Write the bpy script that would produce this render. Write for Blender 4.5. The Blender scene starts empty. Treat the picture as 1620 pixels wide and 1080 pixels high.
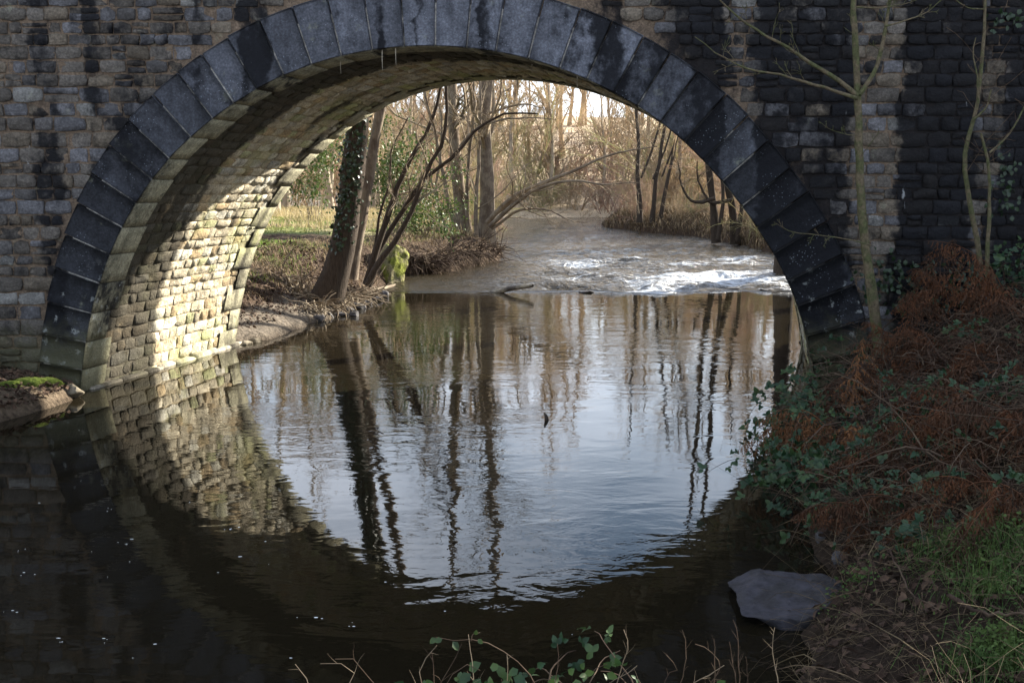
import bpy, math, random
import numpy as np

rng = np.random.default_rng(11)
random.seed(11)
SC = bpy.context.scene
COL = SC.collection

# ------------------------------------------------------------------ camera
F, YH, CH = 1700.0, 297.0, 2.4          # focal length in photo pixels, horizon row, eye height
PITCH = math.atan((540 - YH) / F)
cam_data = bpy.data.cameras.new('camera')
cam = bpy.data.objects.new('camera', cam_data)
COL.objects.link(cam)
cam.location = (0, 0, CH)
cam.rotation_euler = (math.pi / 2 - PITCH, 0, 0)
cam_data.sensor_width = 36.0
cam_data.lens = 36.0 * F / 1620.0
cam_data.clip_start = 0.05
cam_data.clip_end = 3000
SC.camera = cam

# ------------------------------------------------------------------ world and sun
SUN_DIR = np.array([1.25, 1.0, 0.80])
SUN_DIR = SUN_DIR / np.linalg.norm(SUN_DIR)
SUN_EL = math.asin(SUN_DIR[2])
SUN_AZ = math.atan2(SUN_DIR[0], SUN_DIR[1])       # clockwise from +Y
world = bpy.data.worlds.new('World')
SC.world = world
world.use_nodes = True
wn, wl = world.node_tree.nodes, world.node_tree.links
wn.clear()
w_out = wn.new('ShaderNodeOutputWorld')
w_bg = wn.new('ShaderNodeBackground')
w_sky = wn.new('ShaderNodeTexSky')
w_sky.sky_type = 'NISHITA'
w_sky.sun_disc = False
w_sky.sun_elevation = SUN_EL
w_sky.sun_rotation = SUN_AZ
w_sky.air_density = 1.0
w_sky.dust_density = 0.6
w_sky.ozone_density = 1.0
# broken white cloud, the same all round the sky
w_tc = wn.new('ShaderNodeTexCoord')
w_map = wn.new('ShaderNodeMapping')
w_map.inputs['Scale'].default_value = (2.2, 2.2, 5.0)
w_n = wn.new('ShaderNodeTexNoise')
w_n.inputs['Scale'].default_value = 1.6
w_n.inputs['Detail'].default_value = 7
w_n.inputs['Roughness'].default_value = 0.55
w_r = wn.new('ShaderNodeValToRGB')
w_r.color_ramp.elements[0].position = 0.43
w_r.color_ramp.elements[0].color = (0, 0, 0, 1)
w_r.color_ramp.elements[1].position = 0.66
w_r.color_ramp.elements[1].color = (0.7, 0.7, 0.7, 1)
w_mix = wn.new('ShaderNodeMixRGB')
w_mix.inputs[2].default_value = (14.0, 15.0, 17.0, 1)
wl.new(w_tc.outputs['Generated'], w_map.inputs['Vector'])
wl.new(w_map.outputs['Vector'], w_n.inputs['Vector'])
wl.new(w_n.outputs['Fac'], w_r.inputs['Fac'])
wl.new(w_r.outputs['Color'], w_mix.inputs[0])
wl.new(w_sky.outputs['Color'], w_mix.inputs[1])
w_sep = wn.new('ShaderNodeSeparateXYZ')
w_low = wn.new('ShaderNodeMapRange')
w_low.interpolation_type = 'SMOOTHSTEP'
w_low.inputs[1].default_value = 0.34; w_low.inputs[2].default_value = -0.02; w_low.inputs[3].default_value = 0.0; w_low.inputs[4].default_value = 0.8
w_mix2 = wn.new('ShaderNodeMixRGB')
w_mix2.inputs[2].default_value = (13.2, 14.2, 16.0, 1)
wl.new(w_tc.outputs['Generated'], w_sep.inputs[0])
wl.new(w_sep.outputs[2], w_low.inputs[0])
wl.new(w_low.outputs[0], w_mix2.inputs[0])
wl.new(w_mix.outputs['Color'], w_mix2.inputs[1])
wl.new(w_mix2.outputs['Color'], w_bg.inputs['Color'])
w_bg.inputs['Strength'].default_value = 0.05
wl.new(w_bg.outputs['Background'], w_out.inputs['Surface'])

sun_data = bpy.data.lights.new('sun', 'SUN')
sun_data.energy = 5.0
sun_data.angle = math.radians(0.6)
sun_data.color = (1.0, 0.93, 0.80)
sun = bpy.data.objects.new('sun', sun_data)
COL.objects.link(sun)
from mathutils import Vector
sun.rotation_euler = Vector(SUN_DIR).to_track_quat('Z', 'Y').to_euler()
sun.location = (20, 20, 30)

vs = SC.view_settings
vs.view_transform = 'Standard'
vs.look = 'None'
vs.exposure = 2.05
vs.gamma = 1.0
vs.use_curve_mapping = False
SC.cycles.use_denoising = True
SC.cycles.max_bounces = 6
SC.cycles.diffuse_bounces = 3
SC.cycles.glossy_bounces = 3
SC.cycles.transmission_bounces = 3
SC.cycles.sample_clamp_indirect = 6.0
SC.cycles.caustics_reflective = True

# ------------------------------------------------------------------ helpers: projection
CP, SP = math.cos(PITCH), math.sin(PITCH)

def ray(x, y):
    u = (x - 810.0) / F
    v = (540.0 - y) / F
    return np.array([u, CP + v * SP, -SP + v * CP])

def at(x, y, Y):
    d = ray(x, y)
    return d * (Y / d[1]) + np.array([0, 0, CH])

def on_z(x, y, z=0.0):
    d = ray(x, y)
    return d * ((z - CH) / d[2]) + np.array([0, 0, CH])

# ------------------------------------------------------------------ helpers: objects
BASE = {}

def tag(o, label=None, cat=None, group=None, kind=None):
    if label: o['label'] = label
    if cat: o['category'] = cat
    if group: o['group'] = group
    if kind: o['kind'] = kind
    return o

def empty(name, loc, label=None, cat=None, group=None):
    o = bpy.data.objects.new(name, None)
    o.empty_display_size = 0.2
    COL.objects.link(o)
    o.location = tuple(float(c) for c in loc)
    BASE[o.name] = np.array(loc, float)
    return tag(o, label, cat, group)

def mesh_np(name, V, faces, smooth=False, attrs=None, uv=None):
    me = bpy.data.meshes.new(name)
    V = np.ascontiguousarray(V, np.float32)
    if not isinstance(faces, list):
        faces = [faces]
    faces = [np.asarray(f, np.int32) for f in faces if len(f)]
    me.vertices.add(len(V))
    me.vertices.foreach_set('co', V.ravel())
    nl = sum(f.size for f in faces)
    npoly = sum(len(f) for f in faces)
    me.loops.add(nl)
    me.polygons.add(npoly)
    li = np.concatenate([f.ravel() for f in faces])
    tot = np.concatenate([np.full(len(f), f.shape[1], np.int32) for f in faces])
    start = np.concatenate([[0], np.cumsum(tot)[:-1]]).astype(np.int32)
    me.loops.foreach_set('vertex_index', li)
    me.polygons.foreach_set('loop_start', start)
    me.polygons.foreach_set('loop_total', tot)
    if smooth:
        me.polygons.foreach_set('use_smooth', np.ones(npoly, bool))
    me.update(calc_edges=True)
    if attrs:
        for k, a in attrs.items():
            a = np.asarray(a, np.float32)
            if a.ndim == 1:
                at_ = me.attributes.new(k, 'FLOAT', 'POINT')
                at_.data.foreach_set('value', a)
            else:
                if a.shape[1] == 3:
                    a = np.concatenate([a, np.full((len(a), 1), 0.5 + random.uniform(-0.22, 0.22), np.float32)], 1)
                at_ = me.attributes.new(k, 'FLOAT_COLOR', 'POINT')
                at_.data.foreach_set('color', np.ascontiguousarray(a).ravel())
    return me

def put(name, me, mat, parent=None, label=None, cat=None, group=None, kind=None, loc=None):
    o = bpy.data.objects.new(name, me)
    COL.objects.link(o)
    if mat is not None and not me.materials:
        me.materials.append(mat)
    if parent is not None:
        o.parent = parent
        BASE[o.name] = BASE[parent.name]
    elif loc is not None:
        o.location = tuple(float(c) for c in loc)
        BASE[o.name] = np.array(loc, float)
    else:
        BASE[o.name] = np.zeros(3)
    return tag(o, label, cat, group, kind)

def part(name, VF, mat, parent, smooth=True, attrs=None, kind=None, label=None):
    """geometry in world coordinates, stored relative to the base of the thing"""
    V, Fc = VF
    me = mesh_np(name, np.asarray(V) - BASE[parent.name], Fc, smooth, attrs)
    return put(name, me, mat, parent, label=label, kind=kind)

def thing(name, VF, mat, base, label, cat, group=None, smooth=True, attrs=None, kind=None):
    V, Fc = VF
    me = mesh_np(name, np.asarray(V) - np.asarray(base), Fc, smooth, attrs)
    return put(name, me, mat, None, label, cat, group, kind, loc=base)

def copy_tree(o, parent=None):
    c = o.copy()
    COL.objects.link(c)
    c.parent = parent
    BASE[c.name] = BASE[o.name]
    for ch in list(o.children):
        copy_tree(ch, c)
    return c

def join(parts):
    Vs, Fs, off = [], {}, 0
    for V, Fc in parts:
        if not isinstance(Fc, list): Fc = [Fc]
        for f in Fc:
            f = np.asarray(f)
            if len(f): Fs.setdefault(f.shape[1], []).append(f + off)
        Vs.append(V); off += len(V)
    return np.concatenate(Vs), [np.concatenate(f) for f in Fs.values()]

def nrm(a):
    return a / np.maximum(np.linalg.norm(a, axis=-1, keepdims=True), 1e-9)

def strands(P, R, sides=3, cap=False):
    """P (n,m,3) centre lines, R (n,m) radii -> tubes"""
    P = np.asarray(P, float); R = np.asarray(R, float)
    if P.ndim == 2: P, R = P[None], R[None]
    n, m, _ = P.shape
    T = nrm(np.gradient(P, axis=1))
    ref = nrm(rng.normal(size=(n, 1, 3)))
    mean = nrm(P[:, -1:] - P[:, :1])
    ref = ref - mean * np.sum(ref * mean, -1, keepdims=True)
    ref = nrm(ref)
    U = nrm(np.cross(T, np.broadcast_to(ref, T.shape)))
    W = np.cross(T, U)
    a = np.arange(sides) * 2 * np.pi / sides
    V = P[:, :, None] + R[:, :, None, None] * (U[:, :, None] * np.cos(a)[:, None] + W[:, :, None] * np.sin(a)[:, None])
    V = V.reshape(-1, 3)
    s = np.arange(n)[:, None, None] * m * sides
    j = np.arange(m - 1)[None, :, None] * sides
    k = np.arange(sides)[None, None, :]
    k2 = (k + 1) % sides
    q = np.stack([s + j + k, s + j + k2, s + j + sides + k2, s + j + sides + k], -1).reshape(-1, 4)
    return V, [q]

def spline(pts, n):
    pts = np.asarray(pts, float)
    d = np.concatenate([[0], np.cumsum(np.linalg.norm(np.diff(pts, axis=0), axis=1))])
    m = len(pts)
    tang = np.gradient(pts, d, axis=0)
    s = np.linspace(0, d[-1], n)
    i = np.clip(np.searchsorted(d, s, 'right') - 1, 0, m - 2)
    h = (d[i + 1] - d[i])[:, None]
    t = ((s - d[i]) / (d[i + 1] - d[i]))[:, None]
    return ((2*t**3 - 3*t**2 + 1) * pts[i] + (t**3 - 2*t**2 + t) * h * tang[i]
            + (-2*t**3 + 3*t**2) * pts[i + 1] + (t**3 - t**2) * h * tang[i + 1])

def pathtube(pts, r0, r1, n=14, sides=7, wig=0.0, power=1.0, flare=0.0):
    P = spline(pts, n)
    t = np.linspace(0, 1, n)
    if wig:
        P = P + rng.normal(0, wig, P.shape) * np.minimum(1, t * 4)[:, None]
    R = r0 + (r1 - r0) * t ** power
    R = R * (1 + flare * np.exp(-t * n * 0.9))
    R = R * (1 + rng.normal(0, 0.05, n))
    return P, R

def grow(P, R, k, ratio, ang, nodes=5, t0=0.2, up=0.2, wig=0.12, rr=0.5, absr=None, droop=0.0, lenvar=0.5, bias=None):
    """k side shoots on every strand"""
    n, m, _ = P.shape
    L = np.sum(np.linalg.norm(np.diff(P, axis=1), axis=2), 1)
    idx = np.repeat(np.arange(n), k)
    t = rng.uniform(t0, 0.99, n * k)
    x = t * (m - 1)
    i = np.clip(x.astype(int), 0, m - 2)
    fr = (x - i)[:, None]
    p0 = P[idx, i] * (1 - fr) + P[idx, i + 1] * fr
    tan = nrm(P[idx, i + 1] - P[idx, i])
    r0 = (R[idx, i] * (1 - fr[:, 0]) + R[idx, i + 1] * fr[:, 0]) * rr
    if absr is not None: r0 = np.minimum(r0, absr)
    side = nrm(np.cross(tan, rng.normal(size=tan.shape)))
    a = np.radians(rng.uniform(ang[0], ang[1], n * k))[:, None]
    d = nrm(tan * np.cos(a) + side * np.sin(a) + np.array([0, 0, up]))
    if bias is not None: d = nrm(d + np.asarray(bias))
    ln = L[idx] * ratio * (1 - 0.55 * t) * rng.uniform(1 - lenvar, 1 + lenvar * 0.5, n * k)
    Q = np.zeros((n * k, nodes, 3)); Q[:, 0] = p0
    for j in range(1, nodes):
        d = nrm(d + rng.normal(0, wig, d.shape) + np.array([0, 0, up * 0.25 - droop * j / nodes]))
        Q[:, j] = Q[:, j - 1] + d * (ln / (nodes - 1))[:, None]
    RR = r0[:, None] * np.linspace(1, 0.3, nodes)[None]
    return Q, RR

def leaves(P, D, N, L, Wd, fold=0.15, droop=0.2):
    """pointed oval leaves: base P, direction D, face normal N"""
    n = len(P)
    D = nrm(D); S = nrm(np.cross(D, N)); N = np.cross(S, D)
    L = np.broadcast_to(L, n)[:, None]; Wd = np.broadcast_to(Wd, n)[:, None]
    b = P
    m1 = P + D * L * 0.35 - N * L * 0.02
    m2 = P + D * L * 0.72 - N * L * droop * 0.4
    tip = P + D * L - N * L * droop
    l1 = m1 + S * Wd * 0.5 + N * Wd * fold; r1 = m1 - S * Wd * 0.5 + N * Wd * fold
    l2 = m2 + S * Wd * 0.38 + N * Wd * fold * .7; r2 = m2 - S * Wd * 0.38 + N * Wd * fold * .7
    V = np.stack([b, l1, m1, r1, l2, m2, r2, tip], 1).reshape(-1, 3)
    o = (np.arange(n) * 8)[:, None]
    tri = np.concatenate([o + np.array([0, 2, 1]), o + np.array([0, 3, 2]), o + np.array([4, 5, 7]), o + np.array([5, 6, 7])])
    quad = np.concatenate([o + np.array([1, 2, 5, 4]), o + np.array([2, 3, 6, 5])])
    return V, [tri, quad]

def rnd_unit(n):
    return nrm(rng.normal(size=(n, 3)))

# smooth value noise
_ph = rng.uniform(0, 6.28, (24,)); _dr = rng.uniform(0, 6.28, (24,))
def vnoise(x, y, s=1.0, o=5):
    z = 0; a = 1.0; f = s; tot = 0
    for k in range(o):
        for q in range(3):
            i = (k * 3 + q) % 24
            z = z + a * np.sin((x * np.cos(_dr[i]) + y * np.sin(_dr[i])) * f + _ph[i] + 1.3 * np.sin((x * np.sin(_dr[i]) - y * np.cos(_dr[i])) * f * 0.7 + _ph[i] * 2))
        tot += a * 3; a *= 0.55; f *= 2.03
    return z / tot * 1.8

def sstep(a, b, x):
    t = np.clip((x - a) / (b - a), 0, 1)
    return t * t * (3 - 2 * t)

# ------------------------------------------------------------------ helpers: materials
class NT:
    def __init__(s, name):
        s.m = bpy.data.materials.new(name); s.m.use_nodes = True
        s.t = s.m.node_tree; s.t.nodes.clear()
        s.out = s.t.nodes.new('ShaderNodeOutputMaterial')
    def n(s, typ, ins=None, **kw):
        nd = s.t.nodes.new('ShaderNode' + typ)
        for k, v in kw.items(): setattr(nd, k, v)
        for k, v in (ins or {}).items():
            sk = nd.inputs[k]
            if isinstance(v, bpy.types.NodeSocket): s.t.links.new(v, sk)
            elif isinstance(v, (tuple, list)) and len(v) == 3 and sk.type == 'RGBA': sk.default_value = (*v, 1)
            else: sk.default_value = v
        return nd
    def math(s, op, a, b=0.0, c=None, clamp=False):
        nd = s.n('Math', {0: a, 1: b}, operation=op, use_clamp=clamp)
        if c is not None: nd.inputs[2].default_value = c
        return nd.outputs[0]
    def mix(s, fac, a, b, mode='MIX'):
        return s.n('MixRGB', {0: fac, 1: a, 2: b}, blend_type=mode).outputs[0]
    def pos(s, scale=(1, 1, 1), off=(0, 0, 0)):
        if not hasattr(s, '_geo'): s._geo = s.n('NewGeometry')
        return s.n('Mapping', {'Vector': s._geo.outputs['Position'], 'Scale': scale, 'Location': off}).outputs[0]
    def noise(s, scale, detail=4, rough=0.55, vec=None, out='Fac', dist=0.0):
        return s.n('TexNoise', {'Vector': vec if vec is not None else s.pos(), 'Scale': scale, 'Detail': detail, 'Roughness': rough, 'Distortion': dist}).outputs[out]
    def ramp(s, fac, stops, interp='LINEAR'):
        nd = s.n('ValToRGB', {'Fac': fac}); cr = nd.color_ramp; cr.interpolation = interp
        cr.elements[0].position = stops[0][0]; cr.elements[1].position = stops[-1][0]
        els = [cr.elements[0]] + [cr.elements.new(p) for p, _ in stops[1:-1]]
        for e, (p, c) in zip(cr.elements, stops):
            e.color = (c, c, c, 1) if not isinstance(c, (tuple, list)) else (*c, 1)
        return nd.outputs['Color']
    def smooth(s, x, a, b):
        return s.n('MapRange', {0: x, 1: a, 2: b, 3: 0.0, 4: 1.0}, interpolation_type='SMOOTHSTEP').outputs[0]
    def attr(s, name, out='Color'):
        return s.n('Attribute', attribute_name=name).outputs[out]
    def bump(s, h, strength=0.5, dist=0.02, normal=None):
        ins = {'Height': h, 'Strength': strength, 'Distance': dist}
        if normal is not None: ins['Normal'] = normal
        return s.n('Bump', ins).outputs[0]
    def bsdf(s, base, rough=0.85, normal=None, spec=0.3, **more):
        ins = {'Base Color': base, 'Roughness': rough, 'Specular IOR Level': spec}
        if normal is not None: ins['Normal'] = normal
        ins.update(more)
        b = s.n('BsdfPrincipled', ins)
        s.t.links.new(b.outputs[0], s.out.inputs['Surface'])
        return s.m

# ------------------------------------------------------------------ bridge geometry constants
YN, YF = 12.55, 16.35
SKEW = 0.85 / 3.8
PXF = F / YN                       # about 135 px per metre at the near face

def face(px):                      # list of pixel points -> (X, Z) on the near face
    return np.array([at(x, y, YN)[[0, 2]] for x, y in px])

INTR = face([(128, 625), (135, 527), (147, 467), (163, 423), (195, 360), (213, 320), (233, 293), (280, 233), (310, 203), (370, 163), (413, 135),
             (447, 119), (480, 106), (523, 92), (567, 82), (613, 74), (667, 70), (713, 72), (760, 77), (807, 84), (850, 95), (893, 109), (940, 129),
             (980, 148), (1027, 177), (1060, 202), (1080, 221), (1113, 251), (1157, 299), (1193, 345), (1237, 414), (1260, 462), (1277, 512), (1287, 575), (1290, 625)])
for _ in range(3):
    INTR[1:-1] = 0.25 * INTR[:-2] + 0.5 * INTR[1:-1] + 0.25 * INTR[2:]
INTR = np.concatenate([[[INTR[0, 0], -0.7]], INTR, [[INTR[-1, 0] + 0.02, -0.7]]])
_d = np.concatenate([[0], np.cumsum(np.linalg.norm(np.diff(INTR, axis=0), axis=1))])
ARC = _d[-1]

def prof(s):
    """point and outward (into the stone) normal on the intrados at arc length s"""
    s = np.asarray(s, float)
    def p(q): return np.stack([np.interp(q, _d, INTR[:, 0]), np.interp(q, _d, INTR[:, 1])], -1)
    P = p(s)
    T = nrm(p(np.minimum(s + 0.25, ARC)) - p(np.maximum(s - 0.25, 0)))
    return P, np.stack([-T[..., 1], T[..., 0]], -1)

def thick(s):
    t = s / ARC
    return np.interp(t, [0, 0.12, 0.25, 0.5, 0.75, 0.9, 1], [0.50, 0.54, 0.64, 0.70, 0.72, 0.72, 0.66])

_sx = np.linspace(0, ARC, 200)
_pp, _nn = prof(_sx)
EXTR = _pp + _nn * thick(_sx)[:, None]

def inside_extrados(x, z, margin=0.0):
    # nearest centre-line distance test against the arch ring and opening
    C = np.array([(INTR[0, 0] + INTR[-1, 0]) / 2, 0.0])
    a = np.arctan2(z - C[1], x - C[0])
    ea = np.arctan2(EXTR[:, 1] - C[1], EXTR[:, 0] - C[0])[::-1]
    er = np.hypot(EXTR[:, 0] - C[0], EXTR[:, 1] - C[1])[::-1]
    if z < 0.0: return EXTR[0, 0] + margin < x < EXTR[-1, 0] - margin
    return np.hypot(x - C[0], z - C[1]) < np.interp(a, ea, er) - margin

# ------------------------------------------------------------------ terrain
LB = np.array([on_z(*p)[:2] for p in [(0, 672), (60, 652), (118, 632)]] + [(INTR[0, 0] - 0.05, YN)] + [(INTR[0, 0] + SKEW * 3.8 - 0.02, YF)]
              + [on_z(*p)[:2] for p in [(430, 536), (488, 514), (545, 497), (586, 480), (598, 462), (655, 446)]]
              + [on_z(*p, 0.15)[:2] for p in [(700, 436), (752, 424), (796, 415), (800, 405), (785, 392), (790, 375), (800, 362), (790, 353)]])
RB = np.array([on_z(*p)[:2] for p in [(1236, 1090), (1275, 1045), (1250, 1005), (1290, 960), (1300, 915), (1262, 850), (1270, 790), (1272, 720), (1280, 660)]] + [(INTR[-1, 0] + 0.02, YN), (INTR[-1, 0] + SKEW * 3.8, YF)]
              + [(6.2, 22.0)] + [on_z(*p, 0.2)[:2] for p in [(1240, 408), (1180, 392), (1100, 377), (1020, 370), (955, 363), (945, 357)]])
LBx = np.concatenate([[-9, -6.5], LB[:, 0], [-6, -30]]); LBy = np.concatenate([[-5, 6.0], LB[:, 1], [74, 84]])
RBx = np.concatenate([[1.1], RB[:, 0], [12, 40]]); RBy = np.concatenate([[0.0], RB[:, 1], [70, 76]])
_o = np.argsort(LBy, kind='stable'); LBx, LBy = LBx[_o], LBy[_o]
_o = np.argsort(RBy, kind='stable'); RBx, RBy = RBx[_o], RBy[_o]

def height(x, y):
    x = np.asarray(x, float); y = np.asarray(y, float)
    wob = 0.10 * vnoise(x, y, 2.1, 3) + 0.04 * vnoise(x, y, 9.0, 2)
    dL = np.interp(y, LBy, LBx) - x
    dR = x - np.interp(y, RBy, RBx)
    out = (y > YF - 0.2)
    near = y < YN + 0.3
    dL = dL + np.where(out, wob, wob * 0.6); dR = dR + wob * np.where(y < 17, 0.6, 1)
    # left bank
    za = np.interp(dL, [-3, -0.3, 0, 0.10, 0.35, 0.9, 1.5, 3, 30], [-1.2, -0.45, -0.06, 0.10, 0.20, 0.30, 0.62, 0.8, 1.6])
    zb = np.interp(dL, [-3, -0.5, 0, 0.12, 0.9, 1.5, 2.2, 4, 10, 30, 60], [-1.2, -0.4, -0.05, 0.10, 0.34, 0.72, 0.95, 1.05, 1.2, 1.5, 2.0])
    zc = np.interp(dL, [-3, -0.5, 0, 0.25, 0.9, 2.0, 10, 30, 60], [-1.0, -0.3, 0.0, 0.45, 0.85, 1.05, 1.2, 1.5, 2.0])
    w = sstep(21, 26, y)
    zb = zb * (1 - w) + zc * w
    zl = np.where(near, za, zb)
    # right bank
    ra = np.interp(dR, [-3, -0.4, 0, 0.25, 0.8, 1.6, 2.6, 5, 20], [-1.2, -0.4, -0.05, 0.22, 0.50, 0.80, 1.10, 1.75, 3.0])
    rb = np.interp(dR, [-3, -0.4, 0, 0.3, 0.9, 2, 6, 20, 60], [-1.0, -0.3, 0.05, 0.5, 0.9, 1.15, 1.5, 3.5, 9])
    zr = np.where(y < YN + 0.3, ra, rb)
    # bank under the photographer
    yf = 3.75 + 0.12 * np.sin(x * 1.7) + 0.25 * np.clip(x, -4, 1.5)
    zf = np.interp(yf - y, [-3, -0.4, 0, 0.3, 0.9, 2.2, 6], [-1.4, -0.5, -0.05, 0.30, 0.60, 0.85, 1.2])
    z = np.maximum(np.maximum(zl, zr), zf)
    # ground beyond the bend
    z = np.maximum(z, np.where(y > 66, np.interp(y - 6 * np.sin(x * 0.06), [66, 74, 76.5, 80, 118, 140, 260], [-2, -0.4, 0.6, 1.6, 8.6, 11.8, 15]), -5))
    z = z + np.where(z > 0.05, 0.05 * vnoise(x, y, 3.0, 3) + 0.02 * vnoise(x, y, 14.0, 2), 0) * np.minimum(1, np.maximum(z, 0) * 3)
    return z

def H(x, y):
    return float(height(np.array([x]), np.array([y]))[0])

def ground_hit(px, py, y0=3.0, y1=90.0):
    d = ray(px, py)
    Y = np.concatenate([np.arange(y0, 20, 0.05), np.arange(20, y1, 0.25)])
    P = d[None] * (Y / d[1])[:, None] + np.array([0, 0, CH])
    below = P[:, 2] < height(P[:, 0], P[:, 1])
    i = int(np.argmax(below)) if below.any() else len(Y) - 1
    return P[i]

# ------------------------------------------------------------------ materials: masonry
def px2x(x): return (x - 810.0) / PXF

def stain_mask(t, gain=1.0):
    """black algae and soot streaks that run down the face"""
    geo = t.pos()
    sep = t.n('SeparateXYZ', {0: geo})
    wob = t.math('MULTIPLY', t.math('SUBTRACT', t.noise(3.0, 3, 0.6), 0.5), 0.42)
    X = t.math('ADD', sep.outputs[0], wob)
    left = [(0, .22), (62, .3), (70, .56), (100, .54), (115, .24), (148, .3), (156, .58), (178, .5), (190, .3), (206, .52), (240, .5), (262, .34), (316, .3), (324, .5), (334, .3),
            (384, .3), (394, .72), (434, .7), (446, .32), (462, .6), (478, .32), (594, .32), (602, .78), (612, .76), (622, .3), (657, .34), (664, .78), (674, .34), (757, .34), (764, .74), (776, .6), (790, .3)]
    right = [(790, .3), (925, .32), (946, .8), (974, .8), (990, .42), (1012, .5), (1040, .66), (1062, .8), (1130, .82), (1142, .38), (1182, .42), (1196, .86), (1330, .84), (1346, .40), (1404, .34), (1420, 1.0), (1520, 1.0), (1540, .62), (1565, .6), (1585, 1.0), (1620, 1.0)]
    def rp(st):
        a, b = px2x(st[0][0]), px2x(st[-1][0])
        u = t.n('MapRange', {0: X, 1: a, 2: b, 3: 0.0, 4: 1.0}).outputs[0]
        return t.ramp(u, [((p - st[0][0]) / (st[-1][0] - st[0][0]), v) for p, v in st])
    base = t.math('MAXIMUM', rp(left), rp(right))
    streak = t.noise(1.0, 5, 0.62, t.pos((2.6, 2.6, 0.75)))
    fine = t.noise(9.0, 4, 0.65)
    v = t.math('ADD', base, t.math('MULTIPLY', t.math('SUBTRACT', streak, 0.5), 1.1))
    v = t.math('ADD', v, t.math('MULTIPLY', t.math('SUBTRACT', fine, 0.5), 0.8))
    v = t.math('ADD', v, t.math('SUBTRACT', t.st, 0.5))
    return t.math('MULTIPLY', t.smooth(v, 0.40, 0.80), gain)

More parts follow.
